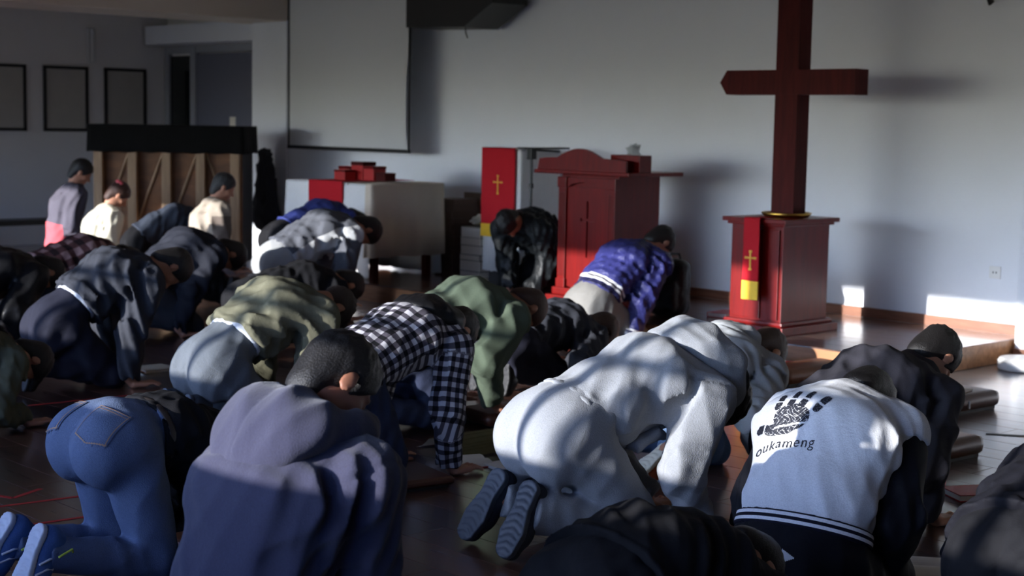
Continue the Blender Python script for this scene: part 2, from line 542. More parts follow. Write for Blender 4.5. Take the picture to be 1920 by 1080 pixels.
def hand_prims(J, n, s):
    f = J[n + 'f']; l = A3(f[1], -f[0], 0) * -s                 # l: towards the thumb
    t, w = J[n + 't'], J[n + 'w']; z0 = t[2]
    pc = A3(t[0], t[1], z0 + .021); up = A3(0, 0, 1)
    P = [(cone(w, pc - f * .03, .029, .024, 1.0), .02), (rbox(pc + f * .002, (.04, .045, .0145), [l, f, up], .012), .012)]
    for i, (o, L) in enumerate(((.031, .072), (.0105, .082), (-.0105, .077), (-.031, .06))):
        a = pc + f * .042 + l * o + up * .002; b = a + f * L * .48 + l * o * .22 + up * .006; c = b + f * L * .5 + l * o * .2 - up * .014
        P += [(cone(a, b, .0098, .0088), .005), (cone(b, c, .0088, .0072), .003)]
    a = pc - f * .03 + l * .03; b = a + f * .032 + l * .034 - up * .004; c = b + f * .034 + l * .012 - up * .005
    P += [(cone(a, b, .015, .011), .012), (cone(b, c, .011, .008), .004)]
    return P

def make_body(p, J, far):
    hf = .0075 if far else .0055
    lo, hi = bounds([J[k] for k in ('hip', 'p3', 'head', 'rs', 'ls', 'rw', 'lw', 'rt', 'lt', 'ra', 'la', 'rk', 'lk', 're', 'le')], .14)
    hi[1] = max(hi[1], max(J['rt'][1], J['lt'][1]) + .17)
    fx, fy, fz = [], [], []
    if not p.get('nohands'):
        for n in 'rl':
            t = J[n + 't']; fx.append((t[0] - .085, t[0] + .085, hf)); fy.append((t[1] - .07, t[1] + .14, hf)); fz.append((t[2] - .01, t[2] + .07, hf))
    if not p.get('nohead'):
        c = J['head']; hh = .009 if far else .007
        fx.append((c[0] - .1, c[0] + .1, hh)); fy.append((c[1] - .13, c[1] + .13, hh)); fz.append((c[2] - .14, c[2] + .14, hh))
    F = Field(lo, hi, .018, (fx, fy, fz))
    P, B1 = torso_prims(J, -.022)
    for q, k in P: F.add(q, k)
    F.add(ell(J['hip'], (.145, .11, .115), B1), .04)
    for n, s in (('r', 1), ('l', -1)):
        for q, k in arm_prims(J, n, -.012): F.add(q, k)
        F.add(cone(J[n + 'j'], J[n + 'k'], .08, .05), .03); F.add(cone(J[n + 'k'], J[n + 'a'], .048, .033), .02)
        F.add(cone(J[n + 'a'], J[n + 'heel'] + J[n + 'fd'] * .2 - J[n + 'sn'] * .04, .03, .022), .02)
        F.add(cone(J[n + 'e'], J[n + 'w'], .04, .027), .01)
        for q, k in hand_prims(J, n, s): F.add(q, k)
    c, B = J['head'], J['HB']
    F.add(cone(J['p3'] - .03 * dirv(J['t'][2]), c - B[1] * .02 - B[2] * .055, .058, .056), .03)
    P1, S, P2 = head_prims(J)
    for q, k in P1: F.add(q, k)
    for q, k in S: F.sub(q, k)
    for q, k in P2: F.add(q, k)
    return F.mesh(1)

def make_top(p, J, g, h):
    e = g.get('ease', .016)
    pts = [J[k] for k in ('hip', 'p1', 'p2', 'p3', 'rs', 'ls', 're', 'le', 'rw', 'lw')]
    lo, hi = bounds(pts, .22)
    F = Field(lo, hi, h)
    P, B1 = torso_prims(J, e, g.get('belly', .03))
    for q, k in P: F.add(q, k, .08)
    if g.get('hem', .05) < .06:
        F.add(ell(J['hip'], (.16 + e, .125 + e, .125 + e), B1), .04)
        for s in (1, -1):
            F.add(ell(J['hip'] + A3(s * .075, 0, 0) - dirv(J['t'][0]) * .06 - nrmv(J['t'][0]) * .02, (.105 + e, .115 + e, .12 + e), B1), .05)
    F.cut(J['hip'] + dirv(J['t'][0]) * g.get('hem', .05), unit(dirv(J['t'][0]) + nrmv(J['t'][0]) * g.get('hemtilt', .0)))
    for n in 'rl':
        G = Field(lo, hi, h)
        es = g.get('esl', e)
        for q, k in arm_prims(J, n, es): G.add(q, k)
        u = unit(J[n + 'w'] - J[n + 'e'])
        G.add(cone(J[n + 'w'] - u * .07, J[n + 'w'], .042 + es * .6, .036 + es * .6), .015)   # bunched cuff
        if g.get('sleeves'):
            ua = unit(J[n + 'e'] - J[n + 's']); G.cut(J[n + 's'] + ua * .03, -ua)
        else:
            G.cut(J[n + 'w'] + u * .005, -u)
        a, b = G.D, F.D; k = .03
        hh = np.clip(.5 + .5 * (b - a) / k, 0, 1)
        F.D = b * (1 - hh) + a * hh - k * hh * (1 - hh)
    t1, t2, t3 = J['t']
    if g.get('band', 1):                                         # rib at the hem
        c0 = J['hip'] + dirv(t1) * (g.get('hem', .05) + .028)
        def rib(Pn):
            d = np.abs((Pn - c0) @ dirv(t1)); r = np.abs((Pn - c0)[:, 0]) < .3
            nr = (((Pn - J['hip']) @ nrmv(t1)) > -.25) & r
            return np.where((d < .006) & nr, .004, 0).astype(np.float32)
        F.displace(rib)
    if g.get('collar', True) and not g.get('hood'):
        up3 = unit(dirv(t3) * .8 + nrmv(t3) * .5)
        for i in range(12):
            a0, a1 = 2 * math.pi * i / 12, 2 * math.pi * (i + 1) / 12
            e1, e2 = A3(1, 0, 0), unit(np.cross(up3, A3(1, 0, 0)))
            cc = J['p3'] + dirv(t3) * g.get('cl', .0)
            q0 = cc + e1 * .066 * math.cos(a0) + e2 * .07 * math.sin(a0); q1 = cc + e1 * .066 * math.cos(a1) + e2 * .07 * math.sin(a1)
            F.add(cone(q0, q1, g.get('cr', .02), g.get('cr', .02)), .02)
    if g.get('seam'):
        def seam(Pn):
            out = np.zeros(len(Pn), np.float32)
            for n, s in (('r', 1), ('l', -1)):
                ua = unit(J[n + 'e'] - J[n + 's']); q = Pn - J[n + 's']
                al = q @ unit(ua + A3(s * .9, 0, 0)); d = np.linalg.norm(q, axis=1)
                out[(np.abs(al - .012) < .006) & (d < .15)] = .005
            return out
        F.displace(seam)
    sp = []
    for n in 'rl':
        sp += [(J[n + 's'] - A3(0, .06, .05), .12, .9), (J[n + 'e'], .09, .8), (J[n + 'w'], .09, .8)]
    sp += [(J['p1'] + nrmv(t1) * -.06, .18, .5)]
    F.displace(folds(g.get('seed', 1), g.get('amp', .012) * 1.7, sp, g.get('base', .25) * 1.15, g.get('freq', 78)))
    V, Q = F.mesh(2)
    # pattern coordinates
    segs = [(J['hip'], J['p1'], 0), (J['p1'], J['p2'], .2), (J['p2'], J['p3'], .4)]
    best = np.full(len(V), 9.0); v = np.zeros(len(V)); w = np.zeros(len(V))
    for a, b, o in segs:
        ab = b - a; L = np.linalg.norm(ab); t = (V - a) @ ab / L / L
        tc = np.clip(t, -.5 if o == 0 else 0, 1.3 if o == .4 else 1)
        q = V - a - tc[:, None] * ab; d = np.sqrt((q[:, 1]) ** 2 + q[:, 2] ** 2)
        nn = unit(np.cross(A3(1, 0, 0), ab / L)); m = d < best
        best[m] = d[m]; v[m] = (o + tc * L)[m]; w[m] = (q @ nn)[m]
    u = .15 * np.arctan2(V[:, 0] / 1.35, np.maximum(w + .06, .01))
    dt = np.sqrt((V[:, 0] / 1.5) ** 2 + best ** 2) - .12
    for n, s in (('r', 1), ('l', -1)):
        acc = 0
        for a, b, r in ((J[n + 's'], J[n + 'e'], .06), (J[n + 'e'], J[n + 'w'], .045)):
            ab = b - a; L = np.linalg.norm(ab); t = (V - a) @ ab / L / L; tc = np.clip(t, 0, 1.2)
            q = V - a - tc[:, None] * ab; d = np.linalg.norm(q, axis=1) - r
            m = (d < dt) & (V[:, 0] * s > .12) & ((t > .12) | (acc > 0))
            e1 = unit(np.cross(ab, A3(1, 0, 0))); e2 = unit(np.cross(ab, e1))
            u[m] = (q @ e1 + .55 * (q @ e2))[m]; v[m] = (10 + acc + tc * L)[m]; w[m] = .06
            dt = np.where(m, d, dt); acc += L
    return V, Q, np.stack([u, v, w], 1)

def make_sleeve(J, n, e, h, seed):
    lo, hi = bounds([J[n + k] for k in 'sew'], .14)
    F = Field(lo, hi, h)
    for q, k in arm_prims(J, n, e): F.add(q, k)
    u = unit(J[n + 'w'] - J[n + 'e']); F.cut(J[n + 'w'] + u * .005, -u)
    F.displace(folds(seed, .016, [(J[n + 'e'], .1, .8), (J[n + 'w'], .09, .8)], .35, 75))
    return F.mesh(2)

def make_trousers(p, J, g, h):
    e = g.get('ease', .012); t1 = J['t'][0]
    pts = [J[k] for k in ('hip', 'p1', 'rk', 'lk', 'ra', 'la')]
    lo, hi = bounds(pts, .2)
    F = Field(lo, hi, h)
    B1 = np.array([[1, 0, 0], dirv(t1), nrmv(t1)])
    F.add(cone(J['hip'], J['p1'], .110 + e, .100 + e, 1.38), .02, .08)
    F.add(ell(J['hip'], (.155 + e, .12 + e, .12 + e), B1), .04)
    bs = g.get('bum', 1.0)
    F.cut(J['hip'] + dirv(t1) * g.get('waist', .13), -dirv(t1))
    for s in (1, -1):
        F.add(ell(J['hip'] + A3(s * .078, 0, 0) - dirv(t1) * .06 * bs - nrmv(t1) * .02, (.1 + e, .115 + e, .12 + e), B1), .03)
    for n in 'rl':
        F.add(cone(J[n + 'j'], J[n + 'k'], .098 + e, .066 + e), .025); 
        C = Field(lo, hi, h)
        C.add(cone(J[n + 'k'] - A3(0, 0, .004), J[n + 'a'] + unit(J[n + 'a'] - J[n + 'k']) * .05, .056 + e, .042 + e), 0)
        C.cut(J[n + 'a'] + unit(J[n + 'a'] - J[n + 'k']) * .01, -unit(J[n + 'a'] - J[n + 'k']))
        hh = np.clip(.5 + .5 * (F.D - C.D) / .02, 0, 1); F.D = F.D * (1 - hh) + C.D * hh - .02 * hh * (1 - hh)
    sp = [(J['hip'] + A3(s * .1, .05, -.08), .12, .9) for s in (1, -1)] + [(J[n + 'k'] + A3(0, -.08, .03), .1, 1.0) for n in 'rl'] + [(J[n + 'a'], .1, .8) for n in 'rl']
    F.displace(folds(g.get('seed', 7), g.get('amp', .01) * 1.6, sp, g.get('base', .2), g.get('freq', 75)))
    # back seam
    def seam(Pn):
        return np.where((np.abs(Pn[:, 0]) < .006) & ((Pn - J['hip']) @ nrmv(t1) > -.05), .003, 0).astype(np.float32)
    F.displace(seam)
    V, Q = F.mesh(2)
    a = J['hip']; t = (V - a) @ dirv(t1)
    w = (V - a) @ nrmv(t1)
    return V, Q, np.stack([V[:, 0], t, w], 1)

def band_mesh(J, e, v0, v1, h):
    """a ring of cloth round the waist between v0 and v1 along the spine"""
    t1 = J['t'][0]; lo, hi = bounds([J['hip'], J['p1']], .24)
    F = Field(lo, hi, h)
    F.add(cone(J['hip'], J['p1'], .112 + e, .100 + e, 1.40), .02, .1)
    F.cut(J['hip'] + dirv(t1) * v0, dirv(t1)); F.cut(J['hip'] + dirv(t1) * v1, -dirv(t1))
    V, Q = F.mesh(1)
    return V, Q, np.stack([V[:, 0], (V - J['hip']) @ dirv(t1), (V - J['hip']) @ nrmv(t1)], 1)

def make_hair(p, J, far):
    st = p.get('hair', 'short'); c, B = J['head'], J['HB']
    W = lambda x, y, z: c + x * B[0] + y * B[1] + z * B[2]
    h = .009 if far else .006
    F = Field(c - .30 if st == 'long' else c - .16, c + .30 if st == 'long' else c + .16, h)
    th = .004 if st == 'buzz' else .010
    F.add(ell(W(0, -.014, .032), (.075 + th, .096 + th, .086 + th * 1.3), B), .0)
    if st != 'bald': F.add(ell(W(0, -.060, -.038), (.058 + th * .5, .045, .065), B), .03)
    if st not in ('bald', 'buzz'): F.add(ell(W(0, -.052, -.080), (.046, .036, .04), B), .03)
    if st == 'long':
        for s in (1, -1):
            F.add(cone(W(s * .05, -.03, .03), W(s * .06, -.01, -.05) + A3(0, .02, -.10), .06, .045), .04)
            F.add(cone(W(s * .03, .03, .05), W(s * .04, .05, .04) + A3(0, .0, -.16), .05, .03), .04)
        F.add(cone(W(0, -.05, .05), W(0, .03, .07) + A3(0, .0, -.14), .08, .05), .04)
    fy = p.get('fringe', .085)
    def facecut(X, Y, Z):
        px, py, pz = X - c[0], Y - c[1], Z - c[2]
        y = px * B[1][0] + py * B[1][1] + pz * B[1][2]; z = px * B[2][0] + py * B[2][1] + pz * B[2][2]
        d1 = (y - .012) * .79 - (z + .04) * .61 * (fy / .085)
        return np.maximum(d1, -.112 - z)
    if st != 'long': F.cut_field(facecut)
    if st == 'bald':
        F.sub(ell(W(0, .0, .12), (.06, .085, .065), B), .02)
    for s in (1, -1):
        F.sub(ell(W(s * .085, -.002, -.018), (.024, .024, .036), B), .006)
    rg = random.Random(p.get('seed', 3)); ks = [(A3(rg.uniform(-1, 1), rg.uniform(-1, 1), rg.uniform(-1, 1)) * rg.uniform(120, 260), rg.uniform(0, 6)) for _ in range(5)]
    def tuft(Pn):
        q = Pn - c; top = np.clip((q @ B[2]) / .08, 0.15, 1)
        return (sum(np.sin(Pn @ k + ph + 1.5 * np.sin(Pn @ k * .37)) for k, ph in ks) * (.0004 if st == 'buzz' else .0017) * top).astype(np.float32)
    F.displace(tuft, .03)
    return F.mesh(1 if far else 1)

def make_hood(p, J, g, h):
    """hood lying round the neck and on the back"""
    t3 = J['t'][2]; p3 = J['p3']; up = unit(dirv(t3) * .9 + nrmv(t3) * .25); n = nrmv(t3)
    e1 = A3(1, 0, 0); e2 = unit(np.cross(up, e1)); sc = g.get('hs', 1.0)
    e2 = e2 if e2 @ n > 0 else -e2
    F = Field(p3 - .32, p3 + .32, h)
    N = 18; ea = g.get('ease', .02)
    cc = p3 + n * .012 + up * g.get('hu', .01)
    rr = lambda a: (.040 + .022 * max(math.sin(a), 0)) * sc
    pt = lambda a: cc + e1 * (.092 * sc + .01) * math.cos(a) + e2 * (.088 * sc * math.sin(a)) - up * (.02 + .045 * math.sin(a) * g.get('hd', 1.0))
    for i in range(N):
        a0, a1 = 2 * math.pi * i / N, 2 * math.pi * (i + 1) / N
        F.add(cone(pt(a0), pt(a1), rr(a0), rr(a1)), .02)
    d3 = dirv(t3); base = p3 - d3 * .05 + n * (.075 + ea)
    bk = unit(-d3 * .95 + n * .10 - dirv(J['t'][1]) * .3); hn = unit(np.cross(e1, bk)); hn = hn if hn @ n > 0 else -hn
    base = p3 - d3 * (.05 - g.get('hf', 0)) + n * (g.get('hn', .085) + ea); low = J['p2'] + d3 * (.01 + g.get('hf', 0)) + nrmv(J['t'][1]) * (.115 + ea)
    bk = unit(low - base); hn = unit(np.cross(e1, bk)); hn = hn if hn @ n > 0 else -hn
    F.add(ell(base, (.150 * sc, .10 * sc, .055 * sc), np.array([e1, bk, hn])), .04)
    F.add(ell(base + (low - base) * g.get('hl', .6), (.115 * sc, .09 * sc, .045 * sc), np.array([e1, bk, hn])), .04)
    F.sub(ell(cc + up * .07 + n * .0, (.070 * sc, .082 * sc, .075 * sc), np.array([e1, e2, up])), .02)
    F.displace(folds(g.get('seed', 1) + 5, .012, [(cc + n * .1, .12, .6)], .35, 60))
    F.displace(lambda Pn: np.where(np.abs(Pn[:, 0]) < .005, .004, 0).astype(np.float32))
    V, Q = F.mesh(2)
    if not g.get('lining'): return V, Q, None
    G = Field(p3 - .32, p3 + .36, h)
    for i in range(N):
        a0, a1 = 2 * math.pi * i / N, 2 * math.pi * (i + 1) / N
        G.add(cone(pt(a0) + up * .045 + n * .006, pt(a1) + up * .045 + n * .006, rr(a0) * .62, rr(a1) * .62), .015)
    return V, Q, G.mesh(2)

def make_shoe(J, n, far, sole_t=.022, tread=True):
    heel, fd, sn = J[n + 'heel'], J[n + 'fd'], J[n + 'sn']; sd = np.cross(fd, sn)
    s = 1 if n == 'r' else -1
    P = lambda l, w, d: heel + fd * l + sd * w - sn * d          # d: depth from the sole plane into the shoe
    h = .0065 if not far else .010
    pts = [P(0, 0, 0), P(.28, 0, 0), P(.02, 0, .12)]; lo, hi = bounds(pts, .08)
    F = Field(lo, hi, h)
    F.add(cone(P(.035, 0, .035), P(.17, 0, .035), .037, .043), .02); F.add(cone(P(.17, 0, .033), P(.235, 0, .026), .044, .034), .02)
    F.add(cone(P(.04, 0, .05), P(.045, 0, .095), .038, .036), .03); F.add(cone(P(.06, 0, .075), P(.18, 0, .045), .030, .03), .03)
    F.cut(P(0, 0, .006), -sn)
    F.cut(P(0, 0, .115), sn)
    up = F.mesh(1)
    G = Field(lo, hi, h * .8)
    def foot(X, Y, Z):
        px, py, pz = X - heel[0], Y - heel[1], Z - heel[2]
        l = px * fd[0] + py * fd[1] + pz * fd[2]; w = px * sd[0] + py * sd[1] + pz * sd[2]; d = -(px * sn[0] + py * sn[1] + pz * sn[2])
        t = np.clip(l, .036, .236)
        hw = np.interp(t, [.036, .10, .18, .236], [.036, .031, .046, .036])
        q = np.sqrt((l - t) ** 2 + w ** 2) - hw
        tr = 0.0
        if tread:
            tr = .004 * (np.sin(l * 260 + 3 * np.cos(w * 60)) > .35) * (np.abs(w) < hw - .008) * 1.0
        v = np.abs(d + .002) - sole_t * .5
        v = np.where(d < 0, v + tr, v)
        return np.maximum(q, v)
    G.add((foot, lo, hi), 0, 0)
    so = G.mesh(1)
    return up, so

PEOPLE = []
def person(p):
    far = p['D'] > 7.5
    h = .0068 if p['D'] < 6.2 else .008 if p['D'] < 7.5 else (.010 if p['D'] < 10 else .013)
    J = skeleton(p)
    root = empty('person', (p['X'], p['Y'], p.get('z0', 0)), rad(p['rz']), p.get('S', 1.05))
    tag(root, p['label'], 'person', p.get('group'))
    V, Q = make_body(p, J, far)
    link_mesh('body', np_mesh('body', V, Q), MAT[p.get('skin', 'skin')], root)
    objs = {}
    for g in p['tops']:
        V, Q, pat = make_top(p, J, g, h * g.get('hk', 1))
        o = link_mesh(g.get('name', 'jacket'), np_mesh(g.get('name', 'jacket'), V, Q, pat), MAT[g['mat']], root)
        objs[g.get('name', 'jacket')] = o
        if g.get('under'):
            V, Q, pat = band_mesh(J, .016, .143, .22, h)
            link_mesh('undershirt', np_mesh('undershirt', V, Q), MAT[g['under']], root)
        if g.get('sleeves'):
            for n in 'rl':
                V, Q = make_sleeve(J, n, g['ease'] - .006, h, 5)
                link_mesh('sleeve', np_mesh('sleeve', V, Q), MAT[g['sleeves']], o)
        if g.get('hood'):
            V, Q, L = make_hood(p, J, g, h)
            link_mesh('hood', np_mesh('hood', V, Q), MAT[g.get('hoodmat', g['mat'])], o)
            if L: link_mesh('hood_lining', np_mesh('hood_lining', *L), MAT['hoodlining'], o)
    g = p.get('legs')
    if g:
        V, Q, pat = make_trousers(p, J, g, h * 1.1)
        tr = link_mesh('trousers', np_mesh('trousers', V, Q, pat), MAT[g['mat']], root)
        objs['trousers'] = tr
        if g.get('bandmat'):
            V, Q, pat = band_mesh(J, g.get('ease', .012) + .006, g.get('waist', .13) - .045, g.get('waist', .13), h)
            b = link_mesh('waistband', np_mesh('waistband', V, Q, pat), MAT[g['bandmat']], tr)
    if p.get('hair') != 'none':
        V, Q = make_hair(p, J, far)
        link_mesh('hair', np_mesh('hair', V, Q), MAT[p.get('hairmat', 'hair')], root)
    if p.get('shoes'):
        for n in 'rl':
            (V, Q), (V2, Q2) = make_shoe(J, n, far, p.get('solet', .022))
            so = link_mesh('shoe', np_mesh('shoe', V, Q), MAT[p['shoes']], root)
            link_mesh('sole', np_mesh('sole', V2, Q2), MAT[p.get('sole', 'rubber')], so)
    PEOPLE.append((p, J, root, objs))
    return root, J, objs
# ------------------------------------------------------------ material table
MAT = {}
def build_materials():
    M = MAT
    M['wall'] = simple('wall_paint', srgb(226, 229, 235), .85, noise=.03, nscale=3)
    M['wall_dim'] = simple('wall_paint_grey', srgb(224, 222, 220), .9, noise=.04, nscale=3)
    M['ceiling'] = simple('ceiling_paint', srgb(226, 214, 200), .9)
    M['floor'] = floor_wood('floor_planks', srgb(46, 30, 24), srgb(92, 60, 44), .30)
    M['stage'] = floor_wood('stage_planks', srgb(70, 52, 44), srgb(120, 92, 76), .22)
    M['riser'] = wood('riser_wood', srgb(150, 104, 70), srgb(186, 136, 96), .35, (1, 8, 8))
    M['base'] = wood('baseboard_wood', srgb(112, 70, 50), srgb(142, 94, 70), .4, (1, 8, 8))
    M['red'] = wood('mahogany', srgb(92, 9, 8), srgb(112, 13, 10), .34, (10, 10, 1), coat=.05, bump=.02, spec=.25)
    M['cross'] = wood('cross_wood', srgb(62, 14, 14), srgb(78, 20, 18), .6, (10, 10, 1), bump=.02, spec=.15)
    M['brass'] = simple('brass', srgb(190, 150, 70), .3, 1.0)
    M['gold'] = simple('gold_thread', srgb(226, 170, 50), .5)
    M['yellow'] = simple('yellow_satin', srgb(238, 190, 40), .55, noise=.1, nscale=40)
    M['redcloth'] = fabric('red_cloth', srgb(176, 20, 34), .8, wr=.1)
    M['white_cloth'] = fabric('white_cloth', srgb(222, 222, 222), .9, wr=.15)
    M['beige_cloth'] = fabric('beige_cloth', srgb(212, 198, 180), .9, wr=.25)
    M['screen'] = simple('screen_fabric', srgb(200, 202, 204), .8)
    M['black'] = simple('black_plastic', srgb(16, 16, 18), .45)
    M['blackcloth'] = fabric('black_velvet', srgb(9, 9, 10), .95, wr=.2)
    M['metal'] = simple('dark_metal', srgb(40, 40, 44), .35, .8)
    M['steel'] = simple('white_enamel', srgb(205, 205, 205), .3)
    M['paper'] = simple('paper', srgb(225, 218, 205), .8, noise=.06, nscale=200)
    M['redcover'] = simple('red_cover', srgb(176, 36, 36), .45)
    M['olivecover'] = simple('olive_cover', srgb(108, 92, 50), .5, noise=.25, nscale=18)
    M['pinkcover'] = simple('pink_cover', srgb(226, 84, 92), .5)
    M['kneeler'] = simple('tan_leather', srgb(122, 74, 48), .45, noise=.12, nscale=30)
    M['kneeler_dark'] = simple('brown_leather', srgb(84, 48, 34), .4, noise=.15, nscale=30)
    M['redtape'] = simple('red_tape', srgb(170, 38, 34), .6)
    M['blacktape'] = simple('black_tape', srgb(14, 14, 16), .6)
    M['picture'] = simple('framed_sheet', srgb(176, 172, 164), .4, noise=.08, nscale=8)
    M['pianowood'] = wood('piano_back_wood', srgb(96, 62, 34), srgb(128, 84, 46), .6, (1, 3, 3))
    M['post'] = wood('piano_post_wood', srgb(140, 112, 84), srgb(168, 138, 106), .6, (10, 10, 1))
    M['doorgrey'] = simple('grey_door', srgb(104, 106, 120), .6)
    M['darkglass'] = simple('dark_glass', srgb(20, 26, 26), .1)
    M['doortrim'] = simple('door_trim', srgb(150, 152, 158), .5)
    M['socket'] = simple('socket_plastic', srgb(222, 222, 220), .4)
    M['bookbrown'] = simple('brown_book', srgb(84, 62, 52), .6, noise=.15, nscale=10)
    M['bookcream'] = simple('cream_book', srgb(170, 164, 148), .6, noise=.08, nscale=10)
    M['bookolive'] = simple('olive_book', srgb(80, 76, 50), .6)
    M['tissue'] = simple('tissue_paper', srgb(205, 208, 208), .9)
    # people
    M['skin'] = simple('skin', srgb(178, 126, 100), .55, noise=.06, nscale=30)
    M['skin_dark'] = simple('skin_tan', srgb(140, 92, 70), .55, noise=.06, nscale=30)
    M['skin_pale'] = simple('skin_pale', srgb(206, 158, 136), .55, noise=.05, nscale=30)
    def hair(name, col, r):
        k = NT(name); tc = k.n('ShaderNodeTexCoord'); nz = k.n('ShaderNodeTexNoise')
        nz.inputs['Scale'].default_value = 320; nz.inputs['Detail'].default_value = 4
        mp = k.n('ShaderNodeMapping'); mp.inputs['Scale'].default_value = (1, .35, 1)
        k.l(tc.outputs['Object'], mp.inputs['Vector']); k.l(mp.outputs[0], nz.inputs['Vector'])
        k.l(k.mix(nz.outputs['Fac'], tuple(c * .4 for c in col[:3]) + (1,), tuple(min(1, c * 1.7) for c in col[:3]) + (1,)), k.b.inputs['Base Color'])
        k.b.inputs['Roughness'].default_value = r
        k.bump(nz.outputs['Fac'], .5, .006)
        M[name] = k.m
    hair('hair', srgb(20, 18, 18), .5); hair('hair_brown', srgb(58, 34, 26), .5); hair('hair_grey', srgb(44, 44, 44), .55)
    hair('hair_thin', srgb(58, 46, 38), .6)
    blk, wht = srgb(16, 16, 19), srgb(226, 226, 228)
    M['heather'] = fabric('heather_grey_fleece', srgb(136, 139, 144), .95, bump=.5, wr=.18, sheen=.15)
    M['heather2'] = fabric('pale_grey_fleece', srgb(152, 155, 158), .95, bump=.4, wr=.2, sheen=.1)
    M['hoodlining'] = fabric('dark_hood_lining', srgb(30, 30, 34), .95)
    M['navyhood'] = fabric('navy_fleece', srgb(52, 52, 70), .95, bump=.4, wr=.15, sheen=.2)
    M['tee'] = fabric('white_jersey', srgb(212, 213, 216), .9, wr=.25)
    M['trackblack'] = fabric('black_track_cloth', srgb(12, 12, 20), .8, wr=.2)
    M['rib_navy'] = fabric('striped_rib', srgb(18, 18, 34), .85, pat_bands(((.094, .104, wht), (.114, .124, wht))), wr=.05)
    M['charcoal'] = fabric('charcoal_cotton', srgb(46, 45, 52), .85, wr=.3)
    M['darksuit'] = fabric('dark_navy_cotton', srgb(34, 36, 45), .8, wr=.35)
    M['charcoal2'] = fabric('slate_cotton', srgb(48, 50, 57), .85, wr=.4)
    M['olive'] = fabric('khaki_cotton', srgb(100, 98, 80), .9, wr=.4)
    M['oliveN'] = fabric('olive_cotton', srgb(84, 84, 66), .9, wr=.3)
    M['green'] = fabric('grey_green_fleece', srgb(72, 82, 68), .95, wr=.25)
    M['plaid'] = fabric('black_white_plaid', wht, .9, pat_plaid(srgb(176, 174, 178), srgb(72, 68, 76), srgb(12, 12, 17), .044), wr=.25)
    M['plaidpink'] = fabric('rose_plaid', wht, .9, pat_plaid(srgb(160, 128, 124), srgb(92, 60, 58), srgb(46, 32, 34), .09), wr=.3)
    M['blackleather'] = fabric('black_leather', srgb(17, 17, 19), .45, wr=.3)
    M['black_knit'] = fabric('black_knit', srgb(13, 13, 17), .9, wr=.25)
    M['blackpuffer'] = fabric('black_quilted_nylon', srgb(24, 27, 29), .42, wr=.5, wscale=14)
    blue = srgb(46, 48, 100)
    M['bomber'] = fabric('blue_satin', srgb(48, 50, 104), .42, pat_bands(((.06, .10, srgb(34, 34, 66)), (.10, .114, wht), (.114, .128, srgb(60, 56, 66)), (.128, .142, wht), (10.49, 10.503, wht), (10.515, 10.535, wht))), wr=.6, wscale=16)
    M['track3'] = fabric('grey_sport_cloth', srgb(84, 86, 93), .85, pat_bands(((-.5, .02, srgb(184, 185, 186)),), 2), wr=.45)
    M['bluejacket'] = fabric('blue_sport_cloth', srgb(44, 54, 112), .7, wr=.3)
    M['navy_lo'] = fabric('dark_blue_grey_cloth', srgb(52, 58, 70), .8, wr=.3)
    M['greypink'] = fabric('grey_pink_cloth', srgb(88, 84, 95), .85, pat_bands(((-.5, .22, srgb(206, 92, 100)),)), wr=.3)
    M['cream'] = fabric('cream_wool', srgb(206, 200, 180), .95, wr=.25)
    M['beigejk'] = fabric('beige_brown_cloth', srgb(160, 148, 134), .9, pat_sleeve(srgb(112, 100, 92)), wr=.3)
    M['jeans'] = fabric('blue_denim', srgb(88, 102, 128), .85, bump=.6, wr=.2)
    M['jeans_dk'] = fabric('dark_denim', srgb(40, 46, 66), .85, bump=.5, wr=.3)
    M['jeans_gr'] = fabric('grey_denim', srgb(90, 95, 101), .85, bump=.5, wr=.3)
    M['jeans_lt'] = fabric('light_denim', srgb(92, 114, 146), .85, bump=.5, wr=.3)
    M['khaki'] = fabric('beige_twill', srgb(124, 122, 118), .85, wr=.4)
    M['whitetr'] = fabric('pale_grey_twill', srgb(164, 166, 168), .9, wr=.3)
    M['navy'] = fabric('navy_twill', srgb(30, 31, 44), .85, wr=.3)
    M['purple'] = fabric('purple_cloth', srgb(52, 42, 92), .85, wr=.3)
    M['blacktr'] = fabric('black_twill', srgb(17, 17, 21), .85, wr=.3)
    M['greytr'] = fabric('dark_grey_twill', srgb(60, 62, 68), .85, wr=.3)
    M['belt'] = simple('belt_leather', srgb(46, 40, 38), .45)
    M['shoedark'] = fabric('charcoal_mesh', srgb(44, 48, 56), .7, wr=.1)
    M['soledark'] = simple('grey_rubber', srgb(64, 70, 80), .55, noise=.1, nscale=40)
    M['shoeorange'] = fabric('rust_suede', srgb(150, 72, 40), .85, wr=.1)
    M['solecream'] = simple('cream_rubber', srgb(214, 210, 192), .6, noise=.08, nscale=30)
    M['shoeblue'] = fabric('blue_mesh', srgb(70, 100, 150), .8, wr=.1)
    M['solewhite'] = simple('white_rubber', srgb(190, 194, 200), .5)
    M['shoeblack'] = simple('black_leather_shoe', srgb(22, 22, 24), .35)
    M['rubber'] = simple('black_rubber', srgb(26, 26, 28), .6)
    M['lace'] = simple('lime_lace', srgb(190, 210, 80), .7)
    M['whitelace'] = simple('white_lace', srgb(216, 220, 226), .7)
    M['print'] = simple('black_print', srgb(20, 22, 34), .8)
    M['pinkclip'] = simple('pink_cloth', srgb(214, 92, 100), .7)
    M['stitch'] = simple('copper_thread', srgb(150, 120, 96), .7)
    M['whiteshirt'] = fabric('white_shirt', srgb(190, 194, 200), .9, wr=.2)
build_materials()

